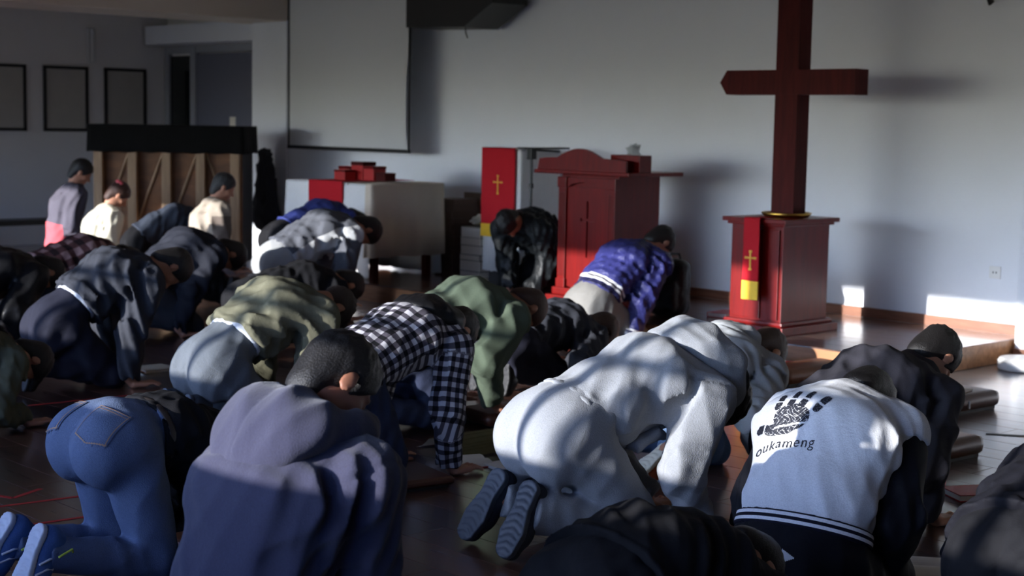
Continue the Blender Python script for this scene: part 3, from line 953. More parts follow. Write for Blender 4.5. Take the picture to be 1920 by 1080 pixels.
# ------------------------------------------------------------ the room
STAGE_Z, STAGE_Y, STAGE_X1, WALL_Y = 0.15, 8.16, -5.26, 9.8
def struct(o): o['kind'] = 'structure'; return o
def build_room():
    M = MAT
    XL, XR, YB, ZC = -17.4, 2.5, -0.6, 3.0
    struct(box('floor', (XL - .2, YB - .2, -.12), (XR + .2, 10.5, -.004), M['floor']))
    struct(box('ceiling', (XL - .2, YB - .2, ZC), (XR + .2, 10.5, ZC + .1), M['ceiling']))
    struct(box('wall_front', (-14.05, WALL_Y, -.1), (XR, WALL_Y + .15, ZC), M['wall']))
    struct(box('wall_front_alcove', (XL, 10.3, -.1), (-14.0, 10.45, ZC), M['wall_dim'])).name = 'wall_alcove'
    struct(box('wall_left', (XL - .15, YB, -.1), (XL, 10.45, ZC), M['wall_dim']))
    struct(box('wall_right', (XR, YB, -.1), (XR + .15, WALL_Y, ZC), M['wall']))
    # column at the end of the front wall, pier at its right
    struct(box('trim_1', (-14.72, 9.78, -.1), (-14.05, 10.3, ZC), M['wall'], bevel=.01))
    struct(box('trim_2', (-5.24, 9.6, -.1), (-4.6, WALL_Y, ZC), M['wall'], bevel=.01))
    struct(box('trim_3', (-14.9, YB, 2.6), (-14.05, 10.3, ZC), M['ceiling'], bevel=.01))      # beam
    struct(box('trim_4', (-17.35, 9.95, 2.43), (-14.75, 10.3, 2.66), M['wall'], bevel=.01))   # lintel box over the door
    # rear wall with windows (behind the camera): sill, head, piers, frames
    edges = [-17.2, -15.9, -15.6, -13.9, -13.6, -11.9, -11.6, -9.9, -9.6, -8.3, -8.24, -5.70, -5.52, -4.32, -4.28, -2.45, -2.1, -0.6]
    sills = [1.12] * 7 + [1.155, 1.12]
    head = 2.27
    struct(box('wall_rear', (XL, YB - .15, head), (XR, YB, ZC), M['wall']))
    x = XL; piers = []
    for i in range(0, 18, 2):
        a, b, s = edges[i], edges[i + 1], sills[i // 2]
        struct(box('wall_rear', (x, YB - .15, -.1), (a, YB, head), M['wall']))
        struct(box('wall_rear', (a, YB - .15, -.1), (b, YB, s), M['wall']))
        x = b
        bm = bmesh.new(); y0, y1 = YB - .11, YB - .06
        for lo, hi in (((a, y0, s), (a + .05, y1, head)), ((b - .05, y0, s), (b, y1, head)), ((a, y0, s), (b, y1, s + .03)), ((a, y0, head - .04), (b, y1, head))):
            bx(bm, lo, hi)
        w = struct(from_bm('window_%d' % (i // 2 + 1), bm, M['doortrim']))
        bars = {4: (-8.9,), 5: (-7.22, -7.03), 6: (-4.86, -4.70), 7: (-3.36, -3.27, -3.03)}.get(i // 2, ((a + b) / 2,))
        for j, xb in enumerate(bars):
            t = .028 if (i // 2, j) in ((6, 0), (7, 2)) else .017
            box('mullion', (xb - t, y0, s), (xb + t, y1, head), M['doortrim'], w)
        box('transom', (a, y0, 1.53), (b, y1, 1.575), M['doortrim'], w)
    struct(box('wall_rear', (x, YB - .15, -.1), (XR, YB, head), M['wall']))
    # added unseen sheer panel in one window, dims the sun on the white shirt
    bm = bmesh.new(); n = 24; xa, xb = -4.52, -3.92
    r = [[bm.verts.new((xa + (xb - xa) * i / n, YB - .04 + .012 * math.sin(i * 1.3), z)) for i in range(n + 1)] for z in (1.0, 1.6, 2.35)]
    for j in range(2):
        for i in range(n): bm.faces.new((r[j][i], r[j][i + 1], r[j + 1][i + 1], r[j + 1][i]))
    k = NT('dimming_sheer'); k.t.nodes.remove(k.b); out = k.t.nodes['Material Output']
    tr = k.n('ShaderNodeBsdfTransparent'); tl = k.n('ShaderNodeBsdfTranslucent'); mx = k.n('ShaderNodeMixShader'); mx.inputs[0].default_value = .68
    k.l(tr.outputs[0], mx.inputs[1]); k.l(tl.outputs[0], mx.inputs[2]); k.l(mx.outputs[0], out.inputs['Surface'])
    tag(from_bm('sun_dimmer', bm, k.m, smooth=True), 'added sheer panel dimming the sun in part of a rear window', 'sun_dimmer')
    # baseboards
    struct(box('baseboard_front', (-14.05, WALL_Y - .02, STAGE_Z), (-5.24, WALL_Y, STAGE_Z + .075), M['base'], bevel=.004))
    struct(box('baseboard_pier', (-5.24, 9.58, 0), (-4.6, 9.6, .09), M['base'], bevel=.004)).name = 'baseboard_right'
    # stage
    st = struct(box('stage_platform', (-12.3, STAGE_Y, 0), (STAGE_X1, WALL_Y - .001, STAGE_Z - .004), M['riser']))
    st.name = 'trim_5'
    planks(st, -12.3, STAGE_X1, STAGE_Y - .005, WALL_Y - .022, STAGE_Z, M['stage'], lambda x, y: True)
    fl = bpy.data.objects['floor']
    cam = Vector((0, 0)); ax = Vector((-.729, .685)); rt = Vector((.685, .729))
    def near(x, y):
        d = ax.x * x + ax.y * y; s = rt.x * x + rt.y * y
        return 2.6 < d < 9.4 and abs(s) < d * .36 + .5
    planks(fl, XL, XR, YB, STAGE_Y, 0.0, M['floor'], near)

def planks(parent, x0, x1, y0, y1, z, mat, keep):
    W, L, G = .19, 1.2, .0010
    me = None; rest = bmesh.new(); n = 0
    k0, k1 = math.floor(y0 / W), math.ceil(y1 / W)
    cache = {}
    for k in range(k0, k1):
        ya, yb = max(k * W, y0), min((k + 1) * W, y1)
        if yb - ya < .01: continue
        off = (abs(k) % 3) * .4
        for c in range(math.floor((x0 - off) / L), math.ceil((x1 - off) / L) + 1):
            xa, xb = max(c * L + off, x0), min((c + 1) * L + off, x1)
            if xb - xa < .02: continue
            cx, cy = (xa + xb) / 2, (ya + yb) / 2
            if keep(cx, cy) and n < 295:
                key = (round(xb - xa, 3), round(yb - ya, 3))
                if key not in cache:
                    bm = bmesh.new(); sx, sy = (xb - xa) / 2 - G, (yb - ya) / 2 - G
                    top = [bm.verts.new((a * (sx - .0012), b * (sy - .0012), 0)) for a, b in ((-1, -1), (1, -1), (1, 1), (-1, 1))]
                    low = [bm.verts.new((a * sx, b * sy, -.0015)) for a, b in ((-1, -1), (1, -1), (1, 1), (-1, 1))]
                    bt = [bm.verts.new((a * sx, b * sy, -.008)) for a, b in ((-1, -1), (1, -1), (1, 1), (-1, 1))]
                    bm.faces.new(top)
                    for i in range(4):
                        j = (i + 1) % 4
                        bm.faces.new((low[i], low[j], top[j], top[i])); bm.faces.new((bt[i], bt[j], low[j], low[i]))
                    me = bpy.data.meshes.new('floor_plank'); bm.to_mesh(me); bm.free(); me.materials.append(mat); cache[key] = me
                o = bpy.data.objects.new('floor_plank', cache[key]); COL.objects.link(o)
                o.location = (cx, cy, z); o.parent = parent; n += 1
            else:
                bx(rest, (xa + G, ya + G, z - .008), (xb - G, yb - G, z))
    if len(rest.verts):
        o = from_bm('floor_planks_far', rest, mat, parent); o['kind'] = 'stuff'
    else: rest.free()
build_room()
# ------------------------------------------------------------ furniture and things
M = MAT
def pedestal():
    t = empty('pedestal', (-6.54, 8.69, STAGE_Z))
    tag(t, 'square red mahogany pedestal under the tall cross', 'pedestal')
    bm = bmesh.new(); bx(bm, (-.22, -.26, .08), (.22, .26, .745), .004)
    from_bm('body', bm, M['red'], t)
    bm = bmesh.new(); bx(bm, (-.28, -.32, 0), (.28, .32, .055), .006); bx(bm, (-.25, -.29, .055), (.25, .29, .085), .012)
    from_bm('plinth', bm, M['red'], t)
    for a, b in ((-.195, .045), (.11, .195)):
        bm = bmesh.new(); bx(bm, (a, -.274, .1), (b, -.258, .71), .004); from_bm('front_panel', bm, M['red'], t)
    bm = bmesh.new(); bx(bm, (-.245, -.285, .735), (.245, .285, .755), .008); bx(bm, (-.27, -.31, .755), (.27, .31, .785), .006)
    from_bm('top', bm, M['red'], t)
    # gilt tray
    bm = bmesh.new(); lathe(bm, [(.10, 0), (.155, .004), (.175, .03), (.168, .032), (.15, .012), (.11, .010)], 32)
    o = from_bm('tray', bm, M['brass'], None, (-6.52, 8.72, STAGE_Z + .785), smooth=True)
    tag(o, 'round brass tray at the foot of the cross', 'tray')
    # stole
    s = empty('stole', (-6.52, 8.35, STAGE_Z)); tag(s, 'narrow red stole with gold cross hanging down the pedestal', 'stole')
    bm = bmesh.new()
    pts = [(.18, .789), (.05, .790), (.0, .789), (-.008, .78), (-.008, .62), (-.008, .36)]
    for (y0, z0), (y1, z1) in zip(pts, pts[1:]):
        vs = [bm.verts.new((x, y, z)) for x, y, z in ((-.065, y0, z0), (.065, y0, z0), (.068, y1, z1), (-.068, y1, z1))]; bm.faces.new(vs)
    bmesh.ops.remove_doubles(bm, verts=bm.verts, dist=.0005); r = bmesh.ops.extrude_face_region(bm, geom=bm.faces[:])
    bmesh.ops.translate(bm, vec=(0, -.004, .002), verts=[v for v in r['geom'] if isinstance(v, bmesh.types.BMVert)])
    bmesh.ops.recalc_face_normals(bm, faces=bm.faces[:]); from_bm('cloth', bm, M['redcloth'], s)
    box('fringe_panel', (-.069, -.014, .232), (.069, -.006, .36), M['yellow'], s, .002)
    gold_cross(s, (0, -.0145, .50), .12)
def gold_cross(parent, loc, hgt):
    bm = bmesh.new(); h = hgt / 2
    bx(bm, (-.006, -.002, -h), (.006, .002, h)); bx(bm, (-h * .62, -.002, h * .28 - .006), (h * .62, .002, h * .28 + .006))
    for x, z in ((0, h), (0, -h), (-h * .62, h * .28), (h * .62, h * .28)): bx(bm, (x - .012, -.002, z - .008), (x + .012, .002, z + .008), .002)
    from_bm('gold_cross', bm, M['gold'], parent, loc)
def cross():
    t = empty('cross', (-6.53, 8.75, STAGE_Z + .79)); tag(t, 'tall dark mahogany cross with one pointed arm end', 'cross')
    bm = bmesh.new(); bx(bm, (-.095, -.07, .012), (.095, .07, 2.02), .004); from_bm('upright', bm, M['cross'], t)
    bm = bmesh.new(); z0, z1 = .835, 1.005; zc = (z0 + z1) / 2
    y = .076; ol = [(-.58, zc), (-.52, z0), (.56, z0), (.56, z1), (-.52, z1)]
    prism(bm, ol, -y, y)
    bmesh.ops.recalc_face_normals(bm, faces=bm.faces[:]); from_bm('crossbeam', bm, M['cross'], t)
def lectern():
    x0, x1, y0, y1 = -8.69, -8.08, 8.66, 9.16
    t = empty('lectern', (0, 0, STAGE_Z)); t.location = ((x0 + x1) / 2, y0, STAGE_Z)
    tag(t, 'red mahogany lectern with arched crest and incised cross', 'lectern')
    hw = (x1 - x0) / 2; D = y1 - y0
    bm = bmesh.new(); bx(bm, (-hw, .03, .09), (hw, D, 1.01), .003); from_bm('body', bm, M['red'], t)
    bm = bmesh.new(); bx(bm, (-hw - .07, -.07, 0), (hw + .07, D + .03, .05), .006); bx(bm, (-hw - .035, -.035, .05), (hw + .035, D + .01, .11), .012); from_bm('plinth', bm, M['red'], t)
    for s in (-1, 1):
        bm = bmesh.new(); c = s * (hw - .04)
        bx(bm, (c - .04, -.012, .11), (c + .04, .035, .95), .004)
        for k in (-1, 0, 1): bx(bm, (c + k * .022 - .006, -.018, .2), (c + k * .022 + .006, -.008, .86), .003)
        bx(bm, (c - .048, -.02, .105), (c + .048, .04, .18), .006); bx(bm, (c - .048, -.02, .90), (c + .048, .04, .985), .006)
        from_bm('pilaster', bm, M['red'], t)
    bm = bmesh.new(); n = 14
    ol = [(-.215, .98), (-.215, .90)] + [(-.215 + .43 * i / n, .90 - .05 * math.sin(math.pi * i / n) ** .6 * -1) for i in range(1, n)] + [(.215, .90), (.215, .98)]
    prism(bm, ol, -.004, .035); from_bm('head_panel', bm, M['red'], t)
    # incised cross: panel built with a real groove
    bm = bmesh.new()
    w, zt, zb, zh = .012, .80, .36, .655
    xs = [-.225, -.075, -w, w, .075, .225]; zs = [.12, zb, zh - .012, zh + .012, zt, .91]
    for i in range(5):
        for j in range(5):
            hole = (i == 2 and 1 <= j <= 3) or (j == 2 and 1 <= i <= 3)
            bx(bm, (xs[i], .022 if hole else .008, zs[j]), (xs[i + 1], .034, zs[j + 1]))
    from_bm('cross_panel', bm, M['red'], t)
    bm = bmesh.new(); bx(bm, (-.49, -.11, 1.01), (.53, .52, 1.04), .008); from_bm('shelf', bm, M['red'], t)
    bm = bmesh.new(); n = 20; pts = [(.49, 1.04), (.49, 1.125), (.36, 1.135)]
    pts += [(.24 - .48 * i / n, 1.14 + .07 * math.sin(math.pi * i / n)) for i in range(n + 1)] + [(-.36, 1.135), (-.44, 1.125), (-.46, 1.04)]
    prism(bm, pts, -.10, -.075); from_bm('crest', bm, M['red'], t)
    b = empty('tissue_box', (-8.0, 8.75, STAGE_Z + 1.04)); tag(b, 'dark red tissue box on the lectern shelf with tissue pulled up', 'tissue box')
    bm = bmesh.new(); bx(bm, (-.17, -.065, 0), (.13, .07, .13), .004); from_bm('box', bm, M['red'], b)
    bm = bmesh.new(); rg = random.Random(4)
    for k in range(5):
        a = k * 1.25; v = [bm.verts.new(p) for p in ((-.05 + .015 * k, -.02, .128), (.01 + .015 * k, .03, .128), (.03 * math.cos(a) + .03, .05 * math.sin(a), .20 + .012 * (k % 3)), (-.05 + .02 * math.cos(a), .03 * math.sin(a), .215 - .01 * k))]
        bm.faces.new(v)
    bmesh.ops.solidify(bm, geom=bm.faces[:], thickness=.002); from_bm('tissue', bm, M['tissue'], b)
def drape(bm, x0, x1, y0, y1, zt, zb, amp, waves, n=48, flare=.02):
    """a cloth over a box top: flat top and four hanging sides with soft folds"""
    per = []
    for a, b, k in (((x0, y0), (x1, y0), n), ((x1, y0), (x1, y1), n // 2), ((x1, y1), (x0, y1), n), ((x0, y1), (x0, y0), n // 2)):
        for i in range(k): per.append((a[0] + (b[0] - a[0]) * i / k, a[1] + (b[1] - a[1]) * i / k))
    cx, cy = (x0 + x1) / 2, (y0 + y1) / 2; N = len(per); rows = []
    for r, f in enumerate((0, .03, .12, .35, .65, 1.0)):
        row = []
        for i, (x, y) in enumerate(per):
            w = amp * f * (math.sin(waves * 2 * math.pi * i / N) + .5 * math.sin(waves * 2.7 * 2 * math.pi * i / N + 1))
            dx = (1 if x > x1 - 1e-6 else -1 if x < x0 + 1e-6 else 0); dy = (1 if y > y1 - 1e-6 else -1 if y < y0 + 1e-6 else 0)
            l = math.hypot(dx, dy) or 1
            o = (w + flare * f + .004) / l
            row.append(bm.verts.new((x + dx * o, y + dy * o, zt - (zt - zb) * f + (.004 * math.sin(i * .9) if r == 5 else 0))))
        rows.append(row)
    bm.faces.new(rows[0])
    for a, b in zip(rows, rows[1:]):
        for i in range(N):
            j = (i + 1) % N; bm.faces.new((a[i], b[i], b[j], a[j]))
    bmesh.ops.recalc_face_normals(bm, faces=bm.faces[:])
    bmesh.ops.solidify(bm, geom=bm.faces[:], thickness=.004)
def altar_table():
    t = empty('communion_table', (-11.33, 8.75, STAGE_Z)); tag(t, 'dark wooden table under white and beige cloths', 'table')
    bm = bmesh.new(); bx(bm, (-.62, -.36, .80), (.60, .36, .83), .004); from_bm('tabletop', bm, M['cross'], t)
    for sx in (-.56, .54):
        for sy in (-.3, .3):
            box('leg', (sx - .03, sy - .03, 0), (sx + .03, sy + .03, .80), M['cross'], t)
    box('apron', (-.56, -.31, .68), (.56, .31, .80), M['cross'], t)
    bm = bmesh.new(); drape(bm, -.66, .60, -.40, .38, .836, .02, .018, 9, flare=.03)
    for f in [f for f in bm.faces if f.calc_center_median().x > .607 and f.calc_center_median().z < .82]: bm.faces.remove(f)
    o = from_bm('white_tablecloth', bm, M['white_cloth'], None, (-11.33, 8.75, STAGE_Z), smooth=True)
    tag(o, 'long white tablecloth hanging to the floor at the table front', 'tablecloth')
    bm = bmesh.new(); drape(bm, .30, .655, -.43, .40, .846, .20, .014, 12, flare=.015)
    for f in [f for f in bm.faces if f.calc_center_median().x < .30]: bm.faces.remove(f)
    for f in [f for f in bm.faces if f.calc_center_median().y < -.425 and f.calc_center_median().x < .58]: bm.faces.remove(f)
    o = from_bm('beige_cloth', bm, M['beige_cloth'], None, (-11.33, 8.75, STAGE_Z), smooth=True)
    tag(o, 'beige cloth with soft folds hanging over the right end of the table', 'tablecloth')
    bm = bmesh.new()
    bx(bm, (-.27, -.37, .850), (.24, .40, .854)); bx(bm, (-.27, -.43, .2), (.24, -.426, .852))
    bx(bm, (-.27, -.43, .849), (.24, -.36, .854))
    o = from_bm('red_runner', bm, M['redcloth'], None, (-11.33, 8.75, STAGE_Z)); tag(o, 'plain red runner across the white tablecloth', 'runner')
    for i, (x, y, w, d, h, z, lab) in enumerate((
        (-.10, .05, .16, .14, .12, 0, 'red offering box at the left end of the row'), (.09, .06, .17, .15, .165, 0, 'tallest red offering box with dark lid'),
        (.27, .05, .15, .14, .13, 0, 'red offering box right of the tallest one'), (.44, .04, .14, .12, .075, 0, 'lowest dark box at the right end of the row'),
        (.02, -.10, .16, .12, .09, 0, 'small red box standing in front of the tallest one'))):
        b = empty('red_box', (-11.33 + x - .05, 8.75 + y - .1, STAGE_Z + .856)); tag(b, lab + ' on the table', 'box', 'red boxes on the table')
        bm = bmesh.new(); bx(bm, (-w / 2, -d / 2, 0), (w / 2, d / 2, h * .8), .004); from_bm('box', bm, M['redcover' if i != 3 else 'cross'], b)
        bm = bmesh.new(); bx(bm, (-w / 2 - .003, -d / 2 - .003, h * .8), (w / 2 + .003, d / 2 + .003, h), .004); from_bm('lid', bm, M['cross' if i in (1, 3) else 'red'], b)
def covered_stand():
    t = empty('draped_stand', (-9.73, 9.22, STAGE_Z)); tag(t, 'tall stand draped in white cloth behind the kneeling pastor', 'stand')
    t['label'] = 'tall stand draped in white cloth between book stacks and lectern'
    box('core', (-.2, -.18, 0), (.2, .2, 1.17), M['black'], t)
    bm = bmesh.new(); drape(bm, -.23, .22, -.21, .24, 1.175, .12, .008, 5, flare=.004); from_bm('cover', bm, M['white_cloth'], t, smooth=True)
    box('tray', (.18, -.22, 1.18), (.27, .32, 1.195), M['black'], t, .003)
    s = empty('red_banner', (-9.76, 8.985, STAGE_Z)); tag(s, 'wide red banner with yellow end hung on the white draped stand', 'banner')
    bm = bmesh.new(); bx(bm, (-.21, -.008, .53), (.21, -.002, 1.186)); bx(bm, (-.21, -.008, 1.180), (.21, .2, 1.186)); from_bm('cloth', bm, M['redcloth'], s)
    box('yellow_end', (-.212, -.010, .42), (.212, -.002, .53), M['yellow'], s)
    gold_cross(s, (.0, -.010, .87), .15)
    m = empty('microphone_stand', (-9.30, 8.93, STAGE_Z)); tag(m, 'thin black microphone stand between banner and lectern', 'stand')
    bm = bmesh.new(); lathe(bm, [(.07, 0), (.07, .012), (.02, .025)], 20); from_bm('base', bm, M['black'], m)
    bm = bmesh.new(); tube(bm, [(0, 0, .02), (0, 0, 1.17)], .011); tube(bm, [(0, 0, .86), (0, 0, .9)], .02); from_bm('pole', bm, M['black'], m)
    bm = bmesh.new(); bx(bm, (-.03, -.03, 1.10), (.03, .03, 1.19), .008); from_bm('clamp', bm, M['black'], m)
    bm = bmesh.new(); tube(bm, [(-.03, 0, 1.18), (.30, .03, 1.17)], .009); from_bm('boom_arm', bm, M['black'], m)
def book_stacks():
    rg = random.Random(9)
    z = STAGE_Z
    names = ['brown', 'brown', 'brown', 'brown', 'brown', 'brown', 'brown', 'brown', 'brown', 'brown', 'brown', 'brown']
    words = ['lowest', 'second lowest', 'third', 'fourth', 'fifth', 'sixth', 'seventh', 'eighth', 'ninth', 'tenth', 'eleventh', 'topmost']
    def book(x, y, z, w, d, h, mat, rz, lab, grp):
        t = empty('book', (x, y, z), rz); tag(t, lab, 'book', grp)
        bm = bmesh.new(); bx(bm, (-w / 2, -d / 2, 0), (w / 2, d / 2, .004)); bx(bm, (-w / 2, -d / 2, h - .004), (w / 2, d / 2, h)); bx(bm, (-w / 2, d / 2 - .006, 0), (w / 2, d / 2, h))
        from_bm('cover', bm, mat, t)
        box('pages', (-w / 2 + .005, -d / 2 + .004, .004), (w / 2 - .005, d / 2 - .006, h - .004), M['paper' if mat is not M['bookbrown'] else 'bookbrown'], t)
    for i in range(12):
        h = rg.uniform(.052, .066)
        book(-10.82 + rg.uniform(-.015, .015), 9.44 + rg.uniform(-.015, .015), z, .25, .30, h, M['bookbrown'], rg.uniform(-.06, .06),
             'brown book %s from the bottom of the tall stack beside the table' % words[i] if i < 11 else 'brown book on top of the tall stack beside the table', 'brown books in the tall stack')
        z += h
    z = STAGE_Z
    for i in range(6):
        h = (.055, .10, .05, .085, .07, .095)[i]; m = M['bookcream'] if i % 2 == 0 else M['bookolive']
        if i == 5: m = M['bookcream']
        book(-10.42 + rg.uniform(-.01, .01), 9.42, z, .28, .32, h, m, rg.uniform(-.05, .05),
             '%s book %s from the bottom of the short stack' % ('olive' if m is M['bookolive'] else 'cream', words[i]), 'books in the short stack')
        z += h
    t = empty('wall_shade_slab', (-10.5, 9.73, STAGE_Z)); tag(t, 'brown slab standing in for shade on the wall behind the book stacks', 'box')  # brown slab gives the wall here its shadow tone, no real box
    k = simple('wall_shade_brown', srgb(122, 104, 88), .85, noise=.05)
    box('box', (-.5, -.045, 0), (.3, .045, .68), k, t, .004); box('shade_slab_top', (-.5, -.045, .68), (.3, -.03, .74), k, t)
    o = empty('paper_bundle', (-10.45, 9.42, z)); tag(o, 'crumpled paper and string bundle on the short book stack', 'paper')
    bm = bmesh.new(); bmesh.ops.create_icosphere(bm, subdivisions=3, radius=.09)
    for v in bm.verts: v.co *= 1 + .25 * math.sin(v.co.x * 70 + v.co.y * 50) * math.sin(v.co.z * 60); v.co.z = v.co.z * .55 + .05
    bmesh.ops.scale(bm, vec=(1.3, 1, 1), verts=bm.verts); zz = min(v.co.z for v in bm.verts)
    bmesh.ops.translate(bm, vec=(0, 0, -zz), verts=bm.verts); from_bm('wrapper', bm, M['bookcream'], o)
def wall_things():
    s = empty('projection_screen', (-12.53, 9.45, 1.24)); tag(s, 'grey projection screen with black border hanging before the front wall', 'screen')
    bm = bmesh.new(); n = 16; W0, W1, Ht = -.99, .98, 1.75
    f = [[bm.verts.new((W0 + (W1 - W0) * i / n, -.012 * math.exp(-((i / n - 1) * 8) ** 2) * 3 * (1 if 1 <= j <= 4 else .4), j * Ht / 10 + .03)) for i in range(n + 1)] for j in range(11)]
    for j in range(10):
        for i in range(n): bm.faces.new((f[j][i], f[j][i + 1], f[j + 1][i + 1], f[j + 1][i]))
    from_bm('fabric', bm, M['screen'], s, smooth=True)
    box('bottom_bar', (W0 - .02, -.015, 0), (W1 + .02, .015, .035), M['black'], s, .004)
    for a, b in ((W0 - .022, W0), (W1, W1 + .012)): box('side_border', (a, -.006, .03), (b, .012, Ht + .03), M['black'], s)
    p = empty('loudspeaker', (-10.8, 9.42, 2.40)); tag(p, 'large black loudspeaker box hung high beside the projection screen', 'loudspeaker')
    bm = bmesh.new(); prism(bm, [(-.62, .6), (-.62, .02), (.2, 0), (.58, .2), (.58, .6)], -.12, .3); from_bm('cabinet', bm, M['black'], p)
    bm = bmesh.new(); tube(bm, [(.2, -.1, 0), (.205, -.1, -.05), (.23, -.1, -.1)], .006); from_bm('cable', bm, M['black'], p)
    box('bracket', (-.5, .3, .3), (.4, .36, .4), M['black'], p)
    for i, (y0, y1, lab) in enumerate(((7.83, 8.39, 'black framed sheet cut off by the left edge'), (8.61, 9.19, 'black framed sheet in the middle of the three'), (9.41, 9.98, 'black framed sheet nearest the door'))):
        t = empty('picture_frame', (-17.4, (y0 + y1) / 2, 1.35)); tag(t, lab + ' on the left wall', 'picture', 'framed sheets on the left wall')
        w = (y1 - y0) / 2; bm = bmesh.new()
        for lo, hi in (((.001, -w, 0), (.03, -w + .035, .78)), ((.001, w - .035, 0), (.03, w, .78)), ((.001, -w, 0), (.03, w, .035)), ((.001, -w, .745), (.03, w, .78))): bx(bm, lo, hi)
        from_bm('frame', bm, M['black'], t); box('sheet', (.004, -w + .03, .03), (.012, w - .03, .75), M['picture'], t)
    o = empty('wall_lamp', (-17.4, 9.23, 2.18)); tag(o, 'unlit white tube lamp upright on the left wall', 'lamp')
    bm = bmesh.new(); bx(bm, (.001, -.05, 0), (.05, .05, .42), .01); from_bm('housing', bm, M['steel'], o)
    bm = bmesh.new(); tube(bm, [(.07, 0, .02), (.07, 0, .40)], .022, 12); from_bm('tube', bm, M['steel'], o)
    # door
    d = struct(empty('door_1', (-16.4, 10.3, 0)))
    box('leaf', (-.24, -.05, 0), (.99, -.015, 2.32), M['doorgrey'], d, .004)
    box('side_glass', (-.88, -.03, .05), (-.36, -.02, 2.3), M['darkglass'], d)
    for lo, hi in (((-.97, -.06, 0), (-.88, -.001, 2.42)), ((-.36, -.07, 0), (-.24, -.001, 2.42)), ((.99, -.06, 0), (1.06, -.001, 2.42)), ((-.88, -.06, 2.33), (.99, -.001, 2.42))):
        box('door_frame', lo, hi, M['doortrim'], d)
    o = empty('notice_card', (-15.83, 10.246, 1.44)); tag(o, 'small white card stuck on the grey door', 'card')
    box('card', (-.06, -.004, 0), (.06, .003, .12), M['paper'], o)
    # socket
    o = empty('wall_socket', (-5.52, WALL_Y, .53)); tag(o, 'white double wall socket low on the front wall', 'socket')
    box('plate', (-.043, -.009, 0), (.043, -.0005, .086), M['socket'], o, .003)
    for x in (-.012, .012):
        bm = bmesh.new(); bx(bm, (x - .004, -.0105, .036), (x + .004, -.0085, .05)); from_bm('pin_hole', bm, M['black'], o)
    o = empty('ceiling_hook', (-5.62, 9.72, 2.40)); tag(o, 'small black hook near the top right of the wall', 'hook')
    bm = bmesh.new(); tube(bm, [(0, .08, .1), (0, 0, .1), (0, -.02, .05), (0, .0, .02), (0, .03, .04)], .014); from_bm('hook', bm, M['black'], o)
    o = empty('stand_base', (-5.02, 9.34, 0)); tag(o, 'round white weighted stand base at the right edge', 'stand')
    bm = bmesh.new(); lathe(bm, [(.165, 0), (.17, .01), (.17, .055), (.155, .075), (.03, .085)], 32); from_bm('base', bm, M['steel'], o, smooth=False)
    bm = bmesh.new(); tube(bm, [(.06, 0, .08), (.06, 0, 2.4)], .022, 12); from_bm('pole', bm, M['steel'], o)
    # coat on the column
    F = Field(A3(-.3, -.2, -.9), A3(.3, .2, .2), .014)
    F.add(cone((0, 0, 0), (.02, 0, -.7), .07, .14, 1.2), .03); F.add(cone((-.06, 0, -.12), (-.1, .0, -.62), .045, .05), .03); F.add(cone((.08, 0, -.12), (.13, 0, -.55), .045, .045), .03); F.add(cone((0, 0, .0), (0, 0, .08), .035, .012), .02)
    F.displace(folds(5, .02, [], .9, 70)); V, Q = F.mesh(1)
    o = link_mesh('hanging_coat', np_mesh('hanging_coat', V, Q), M['charcoal2'], None, (-14.22, 9.62, 1.15)); tag(o, 'dark grey coat hanging from the white column', 'coat')
def piano():
    a = math.atan2(8.74 - 7.58, -13.17 + 14.25)
    t = empty('piano', (-13.74, 8.12, 0), a - rad(2)); tag(t, 'upright piano seen from behind with black velvet cover', 'piano')
    W = .75
    box('back_board', (-W, .03, .08), (W, .06, 1.38), M['pianowood'], t)
    box('case', (-W, .06, .08), (W, .58, 1.36), M['black'], t, .01)
    for i in range(5):
        x = -W + .06 + i * (2 * W - .12) / 4
        box('back_post', (x - .045, -.05, .1), (x + .045, .03, 1.36), M['post'], t, .006)
    box('back_rail', (-W, -.04, .08), (W, .03, .2), M['post'], t, .006); box('back_rail', (-W, -.045, 1.25), (W, .03, 1.37), M['post'], t, .006)
    bm = bmesh.new()
    for i in range(4):
        x = -W + .06 + (i + .5) * (2 * W - .12) / 4
        s = 1 if i != 3 else -1
        tube(bm, [(x - .13 * s, .02, .5), (x + .13 * s, .02, 1.2)], .012, 6)
    from_bm('diagonal_braces', bm, M['post'], t)
    for x in (-W + .05, W - .05):
        bm = bmesh.new(); lathe(bm, [(.03, 0), (.04, .03), (.03, .08)], 12, (x, .3, 0)); from_bm('caster', bm, M['black'], t)
    bm = bmesh.new(); drape(bm, -W - .03, W + .03, -.07, .62, 1.465, 1.19, .006, 9, flare=.012)
    o = from_bm('piano_cover', bm, M['blackcloth'], None, (-13.74, 8.12, 0), (0, 0, a - rad(2)), smooth=True); tag(o, 'black velvet cover draped over the piano top', 'cover')
    o = empty('piano_bench', (-16.6, 7.4, 0), rad(90)); tag(o, 'long low dark bench along the left wall', 'bench')
    box('seat', (-1.2, -.18, .30), (1.2, .18, .36), M['black'], o, .01)
    for x in (-1.1, 0, 1.1): box('leg', (x - .03, -.15, 0), (x + .03, .15, .30), M['cross'], o)
